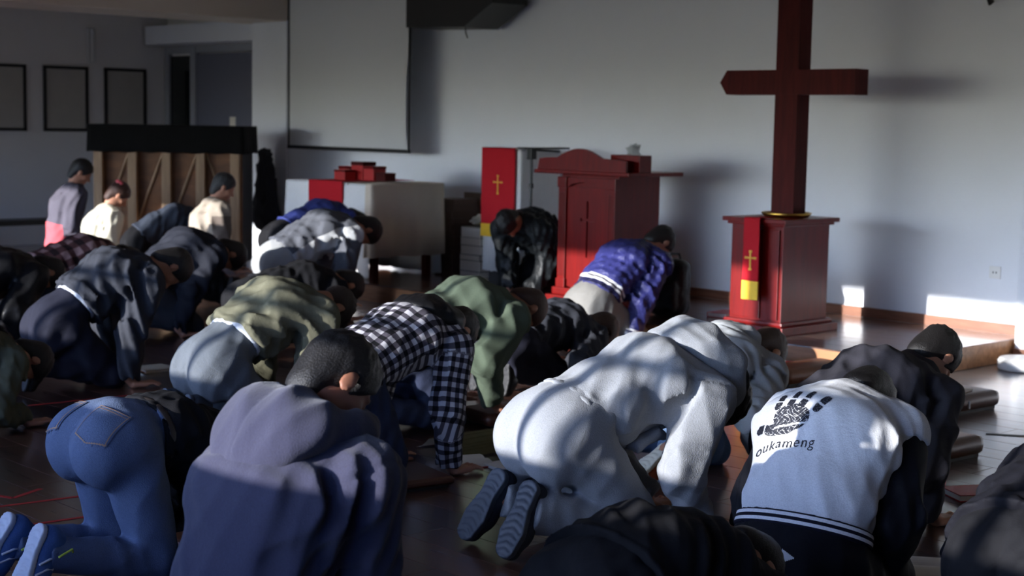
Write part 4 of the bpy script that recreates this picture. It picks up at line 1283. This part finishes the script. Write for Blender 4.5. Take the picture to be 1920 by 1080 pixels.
def kneelers():
    def kn(x, y, L, rz, mat, lab, W=.27, H=.105):
        bm = bmesh.new(); bx(bm, (-W / 2, -L / 2, .012), (W / 2, L / 2, H), min(.046, H * .4))
        t = empty('kneeler', (x, y, .001), rad(rz)); tag(t, lab, 'kneeler', 'kneeling cushions on the floor')
        bmesh.ops.bevel(bm, geom=[e for e in bm.edges if e.calc_face_angle(0) > .3], offset=.006, segments=2, affect='EDGES')
        from_bm('cushion', bm, mat, t, smooth=True)
        box('base_board', (-W / 2 + .02, -L / 2 + .03, 0), (W / 2 - .02, L / 2 - .03, .02), M['rubber'], t)
        box('zip_pull', (W / 2 - .006, -.01, .03), (W / 2 + .006, .0, .07), M['steel'], t)
    kn(-6.40, 6.82, .76, -2, M['kneeler_dark'], 'brown kneeling cushion before the long haired person')
    kn(-5.80, 5.43, .44, -8, M['kneeler_dark'], 'brown kneeling cushion beyond the olive magazine', .3, .08)
    kn(-5.64, 7.78, .62, -3, M['kneeler'], 'tan kneeling cushion sunlit beside the pink book')
    kn(-4.56, 7.60, .62, -3, M['kneeler_dark'], 'brown kneeling cushion with paper on it at the right', .34)
    kn(-3.90, 6.36, .60, -3, M['kneeler_dark'], 'brown kneeling cushion nearest the black tape')
    kn(-5.08, 4.02, .55, -10, M['kneeler_dark'], 'brown kneeling cushion under the plaid shirt wearer', .34, .05)
    kn(-4.72, 3.02, .34, 4, M['kneeler'], 'tan kneeling mat in front of the blue jeans', .3, .04)
def open_book(x, y, rz, cover, lab, S=1.0, w=.13, d=.19, h=.02, z=0.001):
    t = empty('open_book', (x, y, z), rad(rz), S); tag(t, lab, 'book')
    for s in (-1, 1):
        bm = bmesh.new(); n = 8
        prof = [(s * w * i / n, .006 + h * (math.sin(math.pi * min(i / n * 1.15, 1)) ** .5 if i else .3) * (1 - .45 * i / n)) for i in range(n + 1)]
        ol = prof + [(s * w, .005), (0, .005)]
        if s < 0: ol = ol[::-1]
        prism(bm, ol, -d / 2, d / 2); from_bm('pages', bm, M['paper'], t)
    box('cover', (-w - .006, -d / 2 - .006, 0), (w + .006, d / 2 + .006, .005), cover, t)
def closed_book(x, y, rz, cover, lab, w=.13, d=.19, h=.03, z=0.001, pages='paper'):
    t = empty('book', (x, y, z), rad(rz)); tag(t, lab, 'book')
    bm = bmesh.new(); bx(bm, (-w / 2, -d / 2, 0), (w / 2, d / 2, .004)); bx(bm, (-w / 2, -d / 2, h - .004), (w / 2, d / 2, h)); bx(bm, (-w / 2, -d / 2, 0), (-w / 2 + .005, d / 2, h))
    from_bm('cover', bm, cover, t); box('pages', (-w / 2 + .005, -d / 2 + .004, .004), (w / 2 - .004, d / 2 - .004, h - .004), M[pages], t)
def floor_things():
    open_book(-5.20, 4.62, -20, M['redcover'], 'open red covered book beside the plaid shirt wearer', .95, z=.001)
    # olive magazine standing half open
    t = empty('magazine', (-5.36, 4.86, .001), rad(-3)); tag(t, 'olive covered magazine lying half open on the floor', 'magazine')
    bm = bmesh.new(); n = 10
    a = [bm.verts.new((.12 - .24 * i / n, -.22, .01 + .055 * math.sin(math.pi * .5 * i / n))) for i in range(n + 1)]; b = [bm.verts.new((.12 - .24 * i / n, .22, .01 + .055 * math.sin(math.pi * .5 * i / n))) for i in range(n + 1)]
    for i in range(n): bm.faces.new((a[i], a[i + 1], b[i + 1], b[i]))
    bmesh.ops.solidify(bm, geom=bm.faces[:], thickness=.004); from_bm('cover', bm, M['olivecover'], t, smooth=True)
    bm = bmesh.new(); a = [bm.verts.new((-.12 - .1 * i / n, -.23, .06 - .055 * math.sin(math.pi * .5 * i / n))) for i in range(n + 1)]; b = [bm.verts.new((-.12 - .1 * i / n, .2, .06 - .055 * math.sin(math.pi * .5 * i / n))) for i in range(n + 1)]
    for i in range(n): bm.faces.new((a[i], a[i + 1], b[i + 1], b[i]))
    bmesh.ops.solidify(bm, geom=bm.faces[:], thickness=.006); from_bm('pages', bm, M['paper'], t, smooth=True)
    closed_book(-5.03, 4.72, -10, M['paper'], 'thin white booklet between the magazine and the grey hoodie wearer', .14, .20, .012)
    closed_book(-5.98, 8.00, 15, M['pinkcover'], 'bright pink red book lying by the stage front', .16, .24, .045, .001)
    closed_book(-5.80, 7.62, 10, M['paper'], 'thin white booklet lying on the tan cushion', .15, .2, .01, .108)
    closed_book(-5.30, 6.52, 20, M['redcover'], 'red book half hidden below the very pale grey hoodie', .14, .2, .04)
    closed_book(-7.22, 8.95, 8, M['redcover'], 'red book on the stage right of the blue bomber jacket', .16, .24, .035, STAGE_Z + .001)
    closed_book(-4.56, 7.55, 5, M['paper'], 'pale folded sheet on the rear right cushion', .24, .34, .008, .108)
    closed_book(-3.92, 6.30, -6, M['olivecover'], 'thin tan booklet on the cushion near the black tape', .2, .28, .01, .108)
    open_book(-3.66, 5.98, -60, M['redcover'], 'open dark red book below the charcoal shirt wearer', .9)
    closed_book(-3.36, 5.86, -30, M['redcover'], 'orange red book right of the charcoal sleeve', .17, .2, .03)
    open_book(-2.88, 4.74, -52, M['kneeler_dark'], 'open white paged book at the lower right', 1.15)
    closed_book(-8.33, 4.82, 0, M['bookcream'], 'cream booklet beside the spread hand at the left', .2, .22, .02)
    o = empty('paper_cup', (-5.14, 2.84, .001)); tag(o, 'small white folded paper by the blue jeans', 'paper')
    bm = bmesh.new(); prism(bm, [(-.03, 0), (.03, 0), (.02, .05), (-.01, .06)], -.03, .03); from_bm('fold', bm, M['paper'], o); o.name = 'folded_paper'
    def tape(pts, w, mat, lab, name='floor_tape'):
        bm = bmesh.new()
        for (x0, y0), (x1, y1) in zip(pts, pts[1:]):
            d = Vector((x1 - x0, y1 - y0, 0)).normalized(); n = Vector((-d.y, d.x, 0)) * w / 2; a = Vector((x0, y0, 0)); b = Vector((x1, y1, 0))
            vs = [bm.verts.new(p + Vector((0, 0, z))) for z in (.0004, .0014) for p in (a + n, a - n, b - n, b + n)]
            for f in ((0, 1, 2, 3), (7, 6, 5, 4), (0, 4, 5, 1), (1, 5, 6, 2), (2, 6, 7, 3), (3, 7, 4, 0)): bm.faces.new([vs[i] for i in f])
        bmesh.ops.recalc_face_normals(bm, faces=bm.faces[:])
        o = from_bm(name, bm, mat); tag(o, lab, 'tape')
    tape([(-5.78, 2.45), (-5.70, 3.05)], .022, M['redtape'], 'straight red tape strip on the floor behind the blue jeans')
    tape([(-5.45, 2.35), (-5.36, 3.2)], .022, M['redtape'], 'straight red tape strip touching the blue jeans')
    tape([(-6.02, 2.68), (-5.85, 2.74), (-5.93, 2.9)], .022, M['redtape'], 'bent red tape mark at the left edge')
    tape([(-7.7, 3.7), (-7.63, 4.6)], .02, M['redtape'], 'faint red tape line near the spread hand')
    tape([(-4.04, 7.16), (-3.95, 7.21), (-3.86, 7.28)], .05, M['blacktape'], 'short black tape patch on the glossy floor at right')
    # rucksack beyond the blue bomber jacket
    F = Field(A3(-.25, -.22, -.02), A3(.25, .22, .6), .013)
    F.add(rbox((0, 0, .21), (.15, .11, .21), np.eye(3), .07), 0); F.add(rbox((.0, -.12, .15), (.11, .05, .12), np.eye(3), .045), .02); F.add(cone((-.07, .09, .36), (.07, .09, .36), .03, .03), .03)
    F.displace(folds(15, .012, [], .5, 50)); F.cut(A3(0, 0, 0), A3(0, 0, 1)); V, Q = F.mesh(1)
    t = empty('rucksack', (-7.52, 8.66, STAGE_Z), rad(20)); tag(t, 'soft black rucksack beside the blue bomber jacket wearer', 'rucksack')
    link_mesh('bag', np_mesh('bag', V, Q), M['blackpuffer'], t)
    bm = bmesh.new(); tube(bm, [(-.05, .1, .40), (-.03, .11, .45), (.03, .11, .45), (.05, .1, .40)], .01); from_bm('handle', bm, M['rubber'], t)
pedestal(); cross(); lectern(); altar_table(); covered_stand(); book_stacks(); wall_things(); piano(); kneelers(); floor_things()
# ------------------------------------------------------------ the people
def P(key, D, X, Y, rz, hz, t, th, S, label, tops, legs=None, **kw):
    d = dict(key=key, D=D, X=X, Y=Y, rz=rz, hz=hz, t=t, th=th, S=S, label=label, tops=tops, legs=legs)
    d.update(kw)
    return d
CAST = [
 P('hero', 5.6, -3.98, 3.98, -12, .40, (24, 20, -4), -32, 1.09,
   'person in pale grey hoodie and sweatpants on hands and knees, grey treaded soles showing',
   [dict(name='hoodie', mat='heather', ease=.026, hood=True, hs=1.3, hu=.085, hd=1.1, hn=.06, hf=.11, lining=1, hem=.05, belly=.05, amp=.014, base=.16, seed=11, seam=1)],
   dict(mat='heather', ease=.026, amp=.008, base=.1, seed=5), shoes='shoedark', sole='soledark', rh=(.19, .02, 0), lh=(.21, .08, 0), fy=28, fp=60, solet=.03),
 P('A', 3.0, -3.09, 2.0, 5, 0.215, (80, 70, 45), 56, 1.04,
   'person kneeling upright in dark navy hoodie in the near foreground, ear lit by sun',
   [dict(name='hoodie', mat='navyhood', ease=.034, hood=True, hs=1.2, hu=.045, hl=.22, hem=.0, amp=.010, base=.14, seed=3, belly=.03, seam=1)],
   dict(mat='blacktr'), rh=(.14, .24, .12), lh=(.14, .24, .12), el=.15, nod=-22, turn=14, nl=.15, skin='skin_dark'),
 P('C', 4.6, -2.83, 3.9, 15, 0.165, (64, 52, 26), -8, 1.1,
   'person bowing in white shirt with black handprint on the back and black sleeves',
   [dict(name='shirt', mat='tee', sleeves='trackblack', ease=.026, hem=.10, band=0, amp=.007, base=.12, seed=21, belly=.03, cr=.014)],
   dict(mat='trackblack', ease=.034, waist=.13, seed=2, bandmat='rib_navy'), shoes='shoeblack', rh=(.17, .0, 0), lh=(.16, .04, 0), sw=.165),
 P('D', 5.8, -3.454, 4.804, -6, 0.38, (24, 18, 4), 22, 1.05,
   'person bowing in dark charcoal shirt at the right, short black hair lit at the nape',
   [dict(name='shirt', mat='charcoal', ease=.024, hem=.0, band=0, amp=.011, base=.2, freq=55, seed=31, cr=.036, cl=.05)],
   dict(mat='blacktr', seed=3), shoes='shoedark', rh=(.2, .03, 0), nod=-4),
 P('G', 6.6, -4.6, 5.25, 1, 0.41, (6, 2, -4), 2, 1.05,
   'person in very pale grey hoodie and light blue jeans bowing beyond the grey hoodie wearer',
   [dict(name='hoodie', mat='heather2', ease=.026, hood=True, hem=.05, seed=41, hs=.8, seam=1)],
   dict(mat='jeans_lt', seed=4), shoes='shoeorange', sole='solecream', fp=32, az=.13, fx=.2, ft=-12, rh=(.2, .0, 0), hairmat='hair_brown'),
 P('M', 7.3, -6.2, 3.9, 0, .40, (38, 30, 5), -16, 1.03,
   'balding person in khaki jacket and grey jeans bowing on hands and knees',
   [dict(name='jacket', mat='olive', ease=.026, under='whiteshirt', hem=.158, amp=.016, seed=51, belly=.05, cr=.026)],
   dict(mat='jeans_gr', waist=.15, seed=5), shoes='shoedark', sole='soledark', hair='bald', hairmat='hair_thin'),
 P('L', 6.8, -5.168, 3.884, 8, .44, (22, 16, 0), -6, 0.99,
   'person in black and white plaid shirt with black hood',
   [dict(name='shirt', mat='plaid', ease=.022, hem=.02, band=0, amp=.01, seed=61, hood=True, hoodmat='blackleather', hs=1.15, hf=.06, hn=.05, hu=.03)],
   dict(mat='jeans_dk', seed=6), z0=.052, rh=(.2, .03, -.052), lh=(.2, .03, -.052), shoes='shoeblack'),
 P('J', 7.9, -5.94, 4.84, -8, .43, (25, 20, 0), -12, 1.05,
   'person in grey green sweater bowing with one bare hand flat on the floor',
   [dict(name='sweater', mat='green', ease=.026, hem=.05, amp=.014, seed=71, cr=.022, seam=1)],
   dict(mat='jeans_dk', seed=7), rh=(.19, -.04, .078), lh=(.19, -.04, .078), hair='buzz', hairmat='hair_brown', skin='skin_dark', shoes='shoeblack'),
 P('K', 9.0, -6.4, 6.0, 0, .32, (16, 2, -16), -12, 1.0,
   'long haired person crouched low in plain dark grey sweater',
   [dict(name='sweater', mat='charcoal2', ease=.024, hem=.05, seed=81)],
   dict(mat='navy', seed=8), hair='long', hairmat='hair_brown', rh=(.2, .04, .105), lh=(.2, .04, .105), shoes='shoeblack'),
 P('H', 10.6, -7.42, 7.72, -4, 0.31, (43, 37, 18), 20, 1.04,
   'person in shiny blue bomber jacket with white striped hem',
   [dict(name='bomber_jacket', mat='bomber', ease=.03, hem=.06, amp=.016, seed=91, cr=.024)],
   dict(mat='khaki', waist=.17, seed=9), rh=(.18, -.18, 0), lh=(.2, -.15, 0), shoes='shoeblack'),
 P('N', 8.9, -8.1, 4.06, -8, .37, (40, 34, 8), -2, 1.05,
   'person in slate grey jacket and navy trousers, hand spread on the floor',
   [dict(name='jacket', mat='charcoal2', ease=.03, under='whiteshirt', hem=.158, amp=.016, seed=101, cr=.024, belly=.05)],
   dict(mat='navy', waist=.15, seed=10), rh=(.19, -.06, 0), shoes='shoeblack'),
 P('O', 10.9, -9.7, 5.54, -9, .34, (45, 36, 2), -26, 1.03,
   'person in dark navy jacket bowing behind the slate grey jacket wearer',
   [dict(name='jacket', mat='darksuit', ease=.028, hem=.05, amp=.016, seed=111)],
   dict(mat='greytr', seed=11), rh=(.19, -.2, 0), shoes='shoeblack'),
 P('Pp', 12, -9.8, 6.75, -12, .46, (32, 27, 8), -16, 1.07,
   'person in grey and white sports jacket bowing in front of the white tablecloth',
   [dict(name='sports_jacket', mat='track3', ease=.028, hem=.04, amp=.018, seed=121)],
   dict(mat='whitetr', seed=12), shoes='shoeblack'),
 P('Q', 13, -10.450, 7.239, -5, 0.6, (25, 20, 9), -35, 1.0,
   'person in bright blue jacket bowing, half hidden behind the grey and white sports jacket',
   [dict(name='sports_jacket', mat='bluejacket', ease=.024, hem=.05, seed=131)],
   dict(mat='blacktr', seed=13), shoes='shoeblack'),
 P('R', 11.7, -9.0, 5.98, -6, .30, (16, 8, 1), -18, 1.05,
   'person in black jacket crouched low below the grey and white sports jacket',
   [dict(name='jacket', mat='black_knit', ease=.024, hem=.05, seed=141)],
   dict(mat='blacktr', seed=14), rh=(.19, .10, 0), shoes='shoeblack'),
 P('Ss', 10.9, -10.783, 5.227, 0, 0.33, (20, 15, 5), -30, 1.1,
   'person in faded rose and white plaid shirt bent low at the left',
   [dict(name='shirt', mat='plaidpink', ease=.024, hem=.02, band=0, seed=151)],
   dict(mat='blacktr', seed=15), shoes='shoeblack'),
 P('T', 14.6, -13.597, 6.897, -25, .30, (88, 80, 66), 64, 1.0,
   'person kneeling upright in grey jacket with pink lower half at far left',
   [dict(name='jacket', mat='greypink', ease=.03, hem=.0, seed=161, cr=.026)],
   dict(mat='purple', seed=16), rh=(.15, .18, .3), lh=(.15, .18, .3), nod=-10),
 P('U', 13, -12.086, 6.408, -20, .26, (86, 76, 60), 55, .92,
   'person kneeling in cream white coat with pink hair tie',
   [dict(name='coat', mat='cream', ease=.03, hem=-.05, band=0, seed=171, cr=.04)],
   dict(mat='blacktr', seed=17), rh=(.12, .2, .3), lh=(.12, .2, .3), nod=-10, hairmat='hair_brown'),
 P('V', 13.2, -10.971, 6.814, -25, 0.36, (88, 82, 68), 60, 0.92,
   'grey haired person kneeling upright in beige jacket before the piano',
   [dict(name='jacket', mat='beigejk', ease=.03, hem=.0, seed=181, cr=.024)],
   dict(mat='blacktr', seed=18), rh=(.15, .18, .3), lh=(.15, .18, .3), hairmat='hair_grey'),
 P('W', 13.4, -12.543, 7.111, -20, 0.44, (36, 22, 5), -30, .98,
   'person in dark blue grey jacket bowing in front of the piano posts',
   [dict(name='jacket', mat='navy_lo', ease=.026, hem=.04, seed=191)],
   dict(mat='blacktr', seed=19)),
 P('X', 11.6, -11.091, 4.594, 0, 0.24, (84, 76, 60), 40, 1.0,
   'person in black kneeling upright, cut off by the left edge',
   [dict(name='jacket', mat='black_knit', ease=.03, hem=.0, seed=201)],
   dict(mat='blacktr', seed=20), rh=(.15, .18, .3), lh=(.15, .18, .3)),
 P('Xb', 10.7, -9.690, 4.085, 5, .36, (24, 16, 5), -20, 1.05,
   'person in black coat bowed low at the left edge',
   [dict(name='coat', mat='blackleather', ease=.034, hem=.0, seed=211)],
   dict(mat='blacktr', seed=21), shoes='shoeblack'),
 P('Yy', 8.4, -7.310, 2.837, 4, 0.38, (8, 0, -12), -24, 0.98,
   'person in dull olive top bowed with head near the floor at the left edge',
   [dict(name='sweater', mat='oliveN', ease=.026, hem=.04, seed=221)],
   dict(mat='blacktr', seed=22), rh=(.19, .12, 0), shoes='shoeblack'),
 P('Z', 5.2, -4.647, 2.530, 4, .47, (0, -28, -34), -38, 1.0,
   'person in blue jeans bent forward at lower left, blue sneakers with lime laces',
   [dict(name='sweater', mat='black_knit', ease=.024, hem=.1, seed=231)],
   dict(mat='jeans', waist=.15, seed=23, ease=.014, bandmat='jeans', amp=.006), shoes='shoeblue', sole='solewhite', fp=60, rh=(.22, .1, 0), lh=(.22, .1, 0)),
 P('E', 4.0, -2.586, 2.735, 6, 0.405, (12, -18, -20), -5, 0.98,
   'person in plain black jacket bowed low in the near foreground, head down',
   [dict(name='jacket', mat='black_knit', ease=.034, hem=.03, seed=241)],
   dict(mat='blacktr', seed=24), shoes='shoeblack', nod=-30),
 P('F', 4.3, -2.078, 3.919, 5, 0.37, (22, 8, 0), -35, 1.05,
   'person in dark navy jacket bowing, cut off by the lower right corner',
   [dict(name='jacket', mat='trackblack', ease=.034, hem=.0, seed=251)],
   dict(mat='blacktr', seed=25), shoes='shoeblack'),
 P('pastor', 12.5, -9.140, 9.019, 195, .34, (40, 28, 10), 5, 1.0,
   'person in black padded jacket kneeling and facing the others beside the lectern',
   [dict(name='padded_jacket', mat='blackpuffer', ease=.034, hem=.0, seed=261, cr=.03, amp=.016, base=.5)],
   dict(mat='blacktr', seed=26), z0=.15, rh=(.12, .06, 0), lh=(.12, .06, 0), shoes='shoeblack', nod=-10, turn=-10),
]
ONLY = None
FIG = {}
for c in CAST:
    if ONLY is None or c['key'] in ONLY:
        FIG[c['key']] = person(c)
# ------------------------------------------------------------ prints, pockets, laces and other small parts
def bvh_of(o):
    me = o.data
    return BVHTree.FromPolygons([v.co.copy() for v in me.vertices], [tuple(p.vertices) for p in me.polygons])
def decal(name, parent, mat, org, ux, vx, mask, w, h, cell, lift=.0015):
    """flat print: every small cell of a w x h patch for which mask(u, v) holds, laid onto the cloth below it"""
    T = bvh_of(parent); n = Vector(np.cross(ux, vx)).normalized(); org = Vector(org); ux = Vector(ux); vx = Vector(vx)
    nu, nv = int(w / cell), int(h / cell); vid = {}; verts = []; faces = []
    def vert(i, j):
        if (i, j) not in vid:
            p = org + ux * (i * cell - w / 2) + vx * (j * cell - h / 2)
            hit = T.ray_cast(p + n * .4, -n, .8)
            if hit[0] is None: vid[i, j] = None
            else: vid[i, j] = len(verts); verts.append(hit[0] + hit[1] * lift)
        return vid[i, j]
    for i in range(nu):
        for j in range(nv):
            if mask((i + .5) * cell - w / 2, (j + .5) * cell - h / 2):
                q = [vert(a, b) for a, b in ((i, j), (i + 1, j), (i + 1, j + 1), (i, j + 1))]
                if None not in q: faces.append(q)
    me = bpy.data.meshes.new(name); me.from_pydata(verts, [], faces); me.shade_smooth()
    return link_mesh(name, me, mat, parent)
def text_mask(txt, size, space=1.0, shear=0.0):
    cu = bpy.data.curves.new('lettering', 'FONT'); cu.body = txt; cu.size = size; cu.align_x = 'CENTER'; cu.align_y = 'CENTER'; cu.space_character = space; cu.shear = shear
    to = bpy.data.objects.new('lettering', cu); COL.objects.link(to)
    dg = bpy.context.evaluated_depsgraph_get(); me = bpy.data.meshes.new_from_object(to.evaluated_get(dg))
    T = BVHTree.FromPolygons([v.co.copy() for v in me.vertices], [tuple(p.vertices) for p in me.polygons])
    bpy.data.objects.remove(to); bpy.data.curves.remove(cu); bpy.data.meshes.remove(me)
    return lambda u, v: T.ray_cast(Vector((u, v, 1)), Vector((0, 0, -1)))[0] is not None
def hand_mask():
    rg = random.Random(8)
    fing = [((-.150, -.035), (-.085, -.045), .016, .013), ((-.078, .045), (-.072, .105), .016, .013), ((-.02, .055), (-.008, .125), .016, .013), ((.035, .055), (.058, .125), .016, .013), ((.105, .035), (.135, .095), .016, .017)]
    def seg(u, v, a, b):
        ax, ay = a; bx_, by = b; dx, dy = bx_ - ax, by - ay
        t = max(0, min(1, ((u - ax) * dx + (v - ay) * dy) / (dx * dx + dy * dy)))
        return math.hypot(u - ax - t * dx, v - ay - t * dy), t
    def f(u, v):
        s = 1 - min(abs(math.sin(u * 120 + 3 * math.sin(v * 85))), abs(math.sin(v * 150 + 4 * math.sin(u * 60))))
        for i, (a, b, r0, r1) in enumerate(fing):
            d, t = seg(u, v, a, b)
            if d < r0 + (r1 - r0) * t: return not (abs(t - .42) < .07 or s > .93)
        palm = ((u - .0) / .085) ** 2 + ((v + .005) / .058) ** 2 < 1 or ((u + .045) / .075) ** 2 + ((v + .05) / .026) ** 2 < 1
        return palm and s < .80 and abs(v + .038 - u * .12) > .004
    return f
def details():
    if 'C' in FIG:
        root, J, objs = FIG['C']; sh = objs['shirt']
        t = rad((J['t'][1] * .55 + J['t'][2] * .45)); vx = A3(0, math.cos(t), math.sin(t)); ux = A3(1, 0, 0)
        c = J['p1'] + .17 * dirv(J['t'][1])
        hm = hand_mask(); decal('handprint', sh, MAT['print'], c - vx * .012 - ux * .066, ux, vx, lambda u, v: hm(u / .68, v / .72), .23, .20, .0018)
        a = rad(4)
        decal('lettering', sh, MAT['print'], c - vx * .092 - ux * .072, ux * math.cos(a) + vx * math.sin(a), vx * math.cos(a) - ux * math.sin(a), text_mask('oukameng', .042, 1.12, .12), .24, .06, .0013, .0018)
        tr = objs['trousers']
        decal('mark', tr, MAT['whitelace'], J['hip'] + A3(.03, -.1, .05), A3(1, 0, 0), A3(0, .35, .94), lambda u, v: abs(v) < .5 * (.02 - u) and -.02 < u < .02, .05, .05, .0025)
    if 'Z' in FIG:
        root, J, objs = FIG['Z']; tr = objs['trousers']
        t1 = J['t'][0]
        for s in (1, -1):
            n = unit(A3(s * .35, -.75, .55)); vx = unit(A3(0, .55, .75) - n * (A3(0, .55, .75) @ n)); ux = np.cross(vx, n)
            org = J['hip'] + A3(s * .085, -.06, .03)
            W, H = .062, .075
            def pk(u, v):
                b = -H + .018 * (1 - abs(u) / W)
                return abs(u) < W and b - .0 < v + .018 * 0 and v < H
            decal('pocket', tr, MAT['jeans'], org, ux, vx, lambda u, v: abs(u) < W and v < H and v > -H + .02 * abs(u) / W, .15, .18, .006, .0035)
            def st(u, v):
                e = .0022; low = -H + .02 * abs(u) / W
                inside = abs(u) < W - .003 and low + .003 < v < H - .003
                near_e = abs(abs(u) - (W - .006)) < e or abs(v - low - .006) < e or abs(v - (H - .006)) < e or abs(v - (H - .016)) < e
                return inside and near_e
            decal('stitching', tr, MAT['stitch'], org, ux, vx, st, .15, .18, .0025, .0055)
        V, Q, _ = band_mesh(J, .014 + .010, .11, .145, .009)
        link_mesh('belt', np_mesh('belt', V, Q), MAT['belt'], tr)
    for key, mat in (('Z', 'lace'), ('G', 'whitelace')):
        if key not in FIG: continue
        root, J, objs = FIG[key]
        shoes = [o for o in root.children if o.name.split('.')[0] == 'shoe']
        for n, so in zip('rl', shoes):
            bm = bmesh.new(); heel, fd, sn = J[n + 'heel'], J[n + 'fd'], J[n + 'sn']; sd = np.cross(fd, sn)
            Pt = lambda l, w, d: Vector(heel + fd * l + sd * w - sn * d)
            for i in range(5):
                l = .085 + i * .022; d = .112 - i * .009
                tube(bm, [Pt(l, -.03, d - .022), Pt(l + .008, 0, d + .002), Pt(l + .014, .03, d - .022)], .0038, 6)
            for w in (-1, 1):
                tube(bm, [Pt(.08, 0, .115), Pt(.06, w * .04, .12), Pt(.05, w * .07, .09), Pt(.09, w * .075, .05)], .0036, 6)
            from_bm('laces', bm, MAT[mat], so)
            if key == 'Z':
                bm = bmesh.new()
                for w in (-1, 1):
                    for l in (.13, .165, .2):
                        tube(bm, [Pt(l, w * .046, .012), Pt(l - .03, w * .043, .045), Pt(l - .04, w * .03, .075)], .004, 6)
                from_bm('side_stripes', bm, MAT['whitelace'], so)
    if 'U' in FIG:
        root, J, objs = FIG['U']; c, B = J['head'], J['HB']
        bm = bmesh.new(); p = c - B[1] * .06 + B[2] * .085
        for i in range(7):
            a = i * 2 * math.pi / 7; bmesh.ops.create_icosphere(bm, subdivisions=2, radius=.026, matrix=Matrix.Translation(Vector(p + B[0] * .035 * math.cos(a) + B[1] * .03 * math.sin(a))))
        from_bm('hair_tie', bm, MAT['pinkclip'], root, smooth=True)
    if 'A' in FIG:
        root, J, objs = FIG['A']
    if 'hero' in FIG:
        root, J, objs = FIG['hero']; ho = objs['hoodie']
        F = Field(A3(-.3, .0, .0), A3(.3, .9, .7), .008)
        c = J['p1'] + dirv(J['t'][1]) * .06 - nrmv(J['t'][1]) * .155
        B = np.array([[1, 0, 0], dirv(J['t'][1] - 8), nrmv(J['t'][1] - 8)])
        F.add(rbox(c, (.15, .075, .022), B, .02), 0)
        F.displace(folds(3, .012, [], .7, 60)); V, Q = F.mesh(2)
        link_mesh('pocket', np_mesh('pocket', V, Q), MAT['heather'], ho)
details()
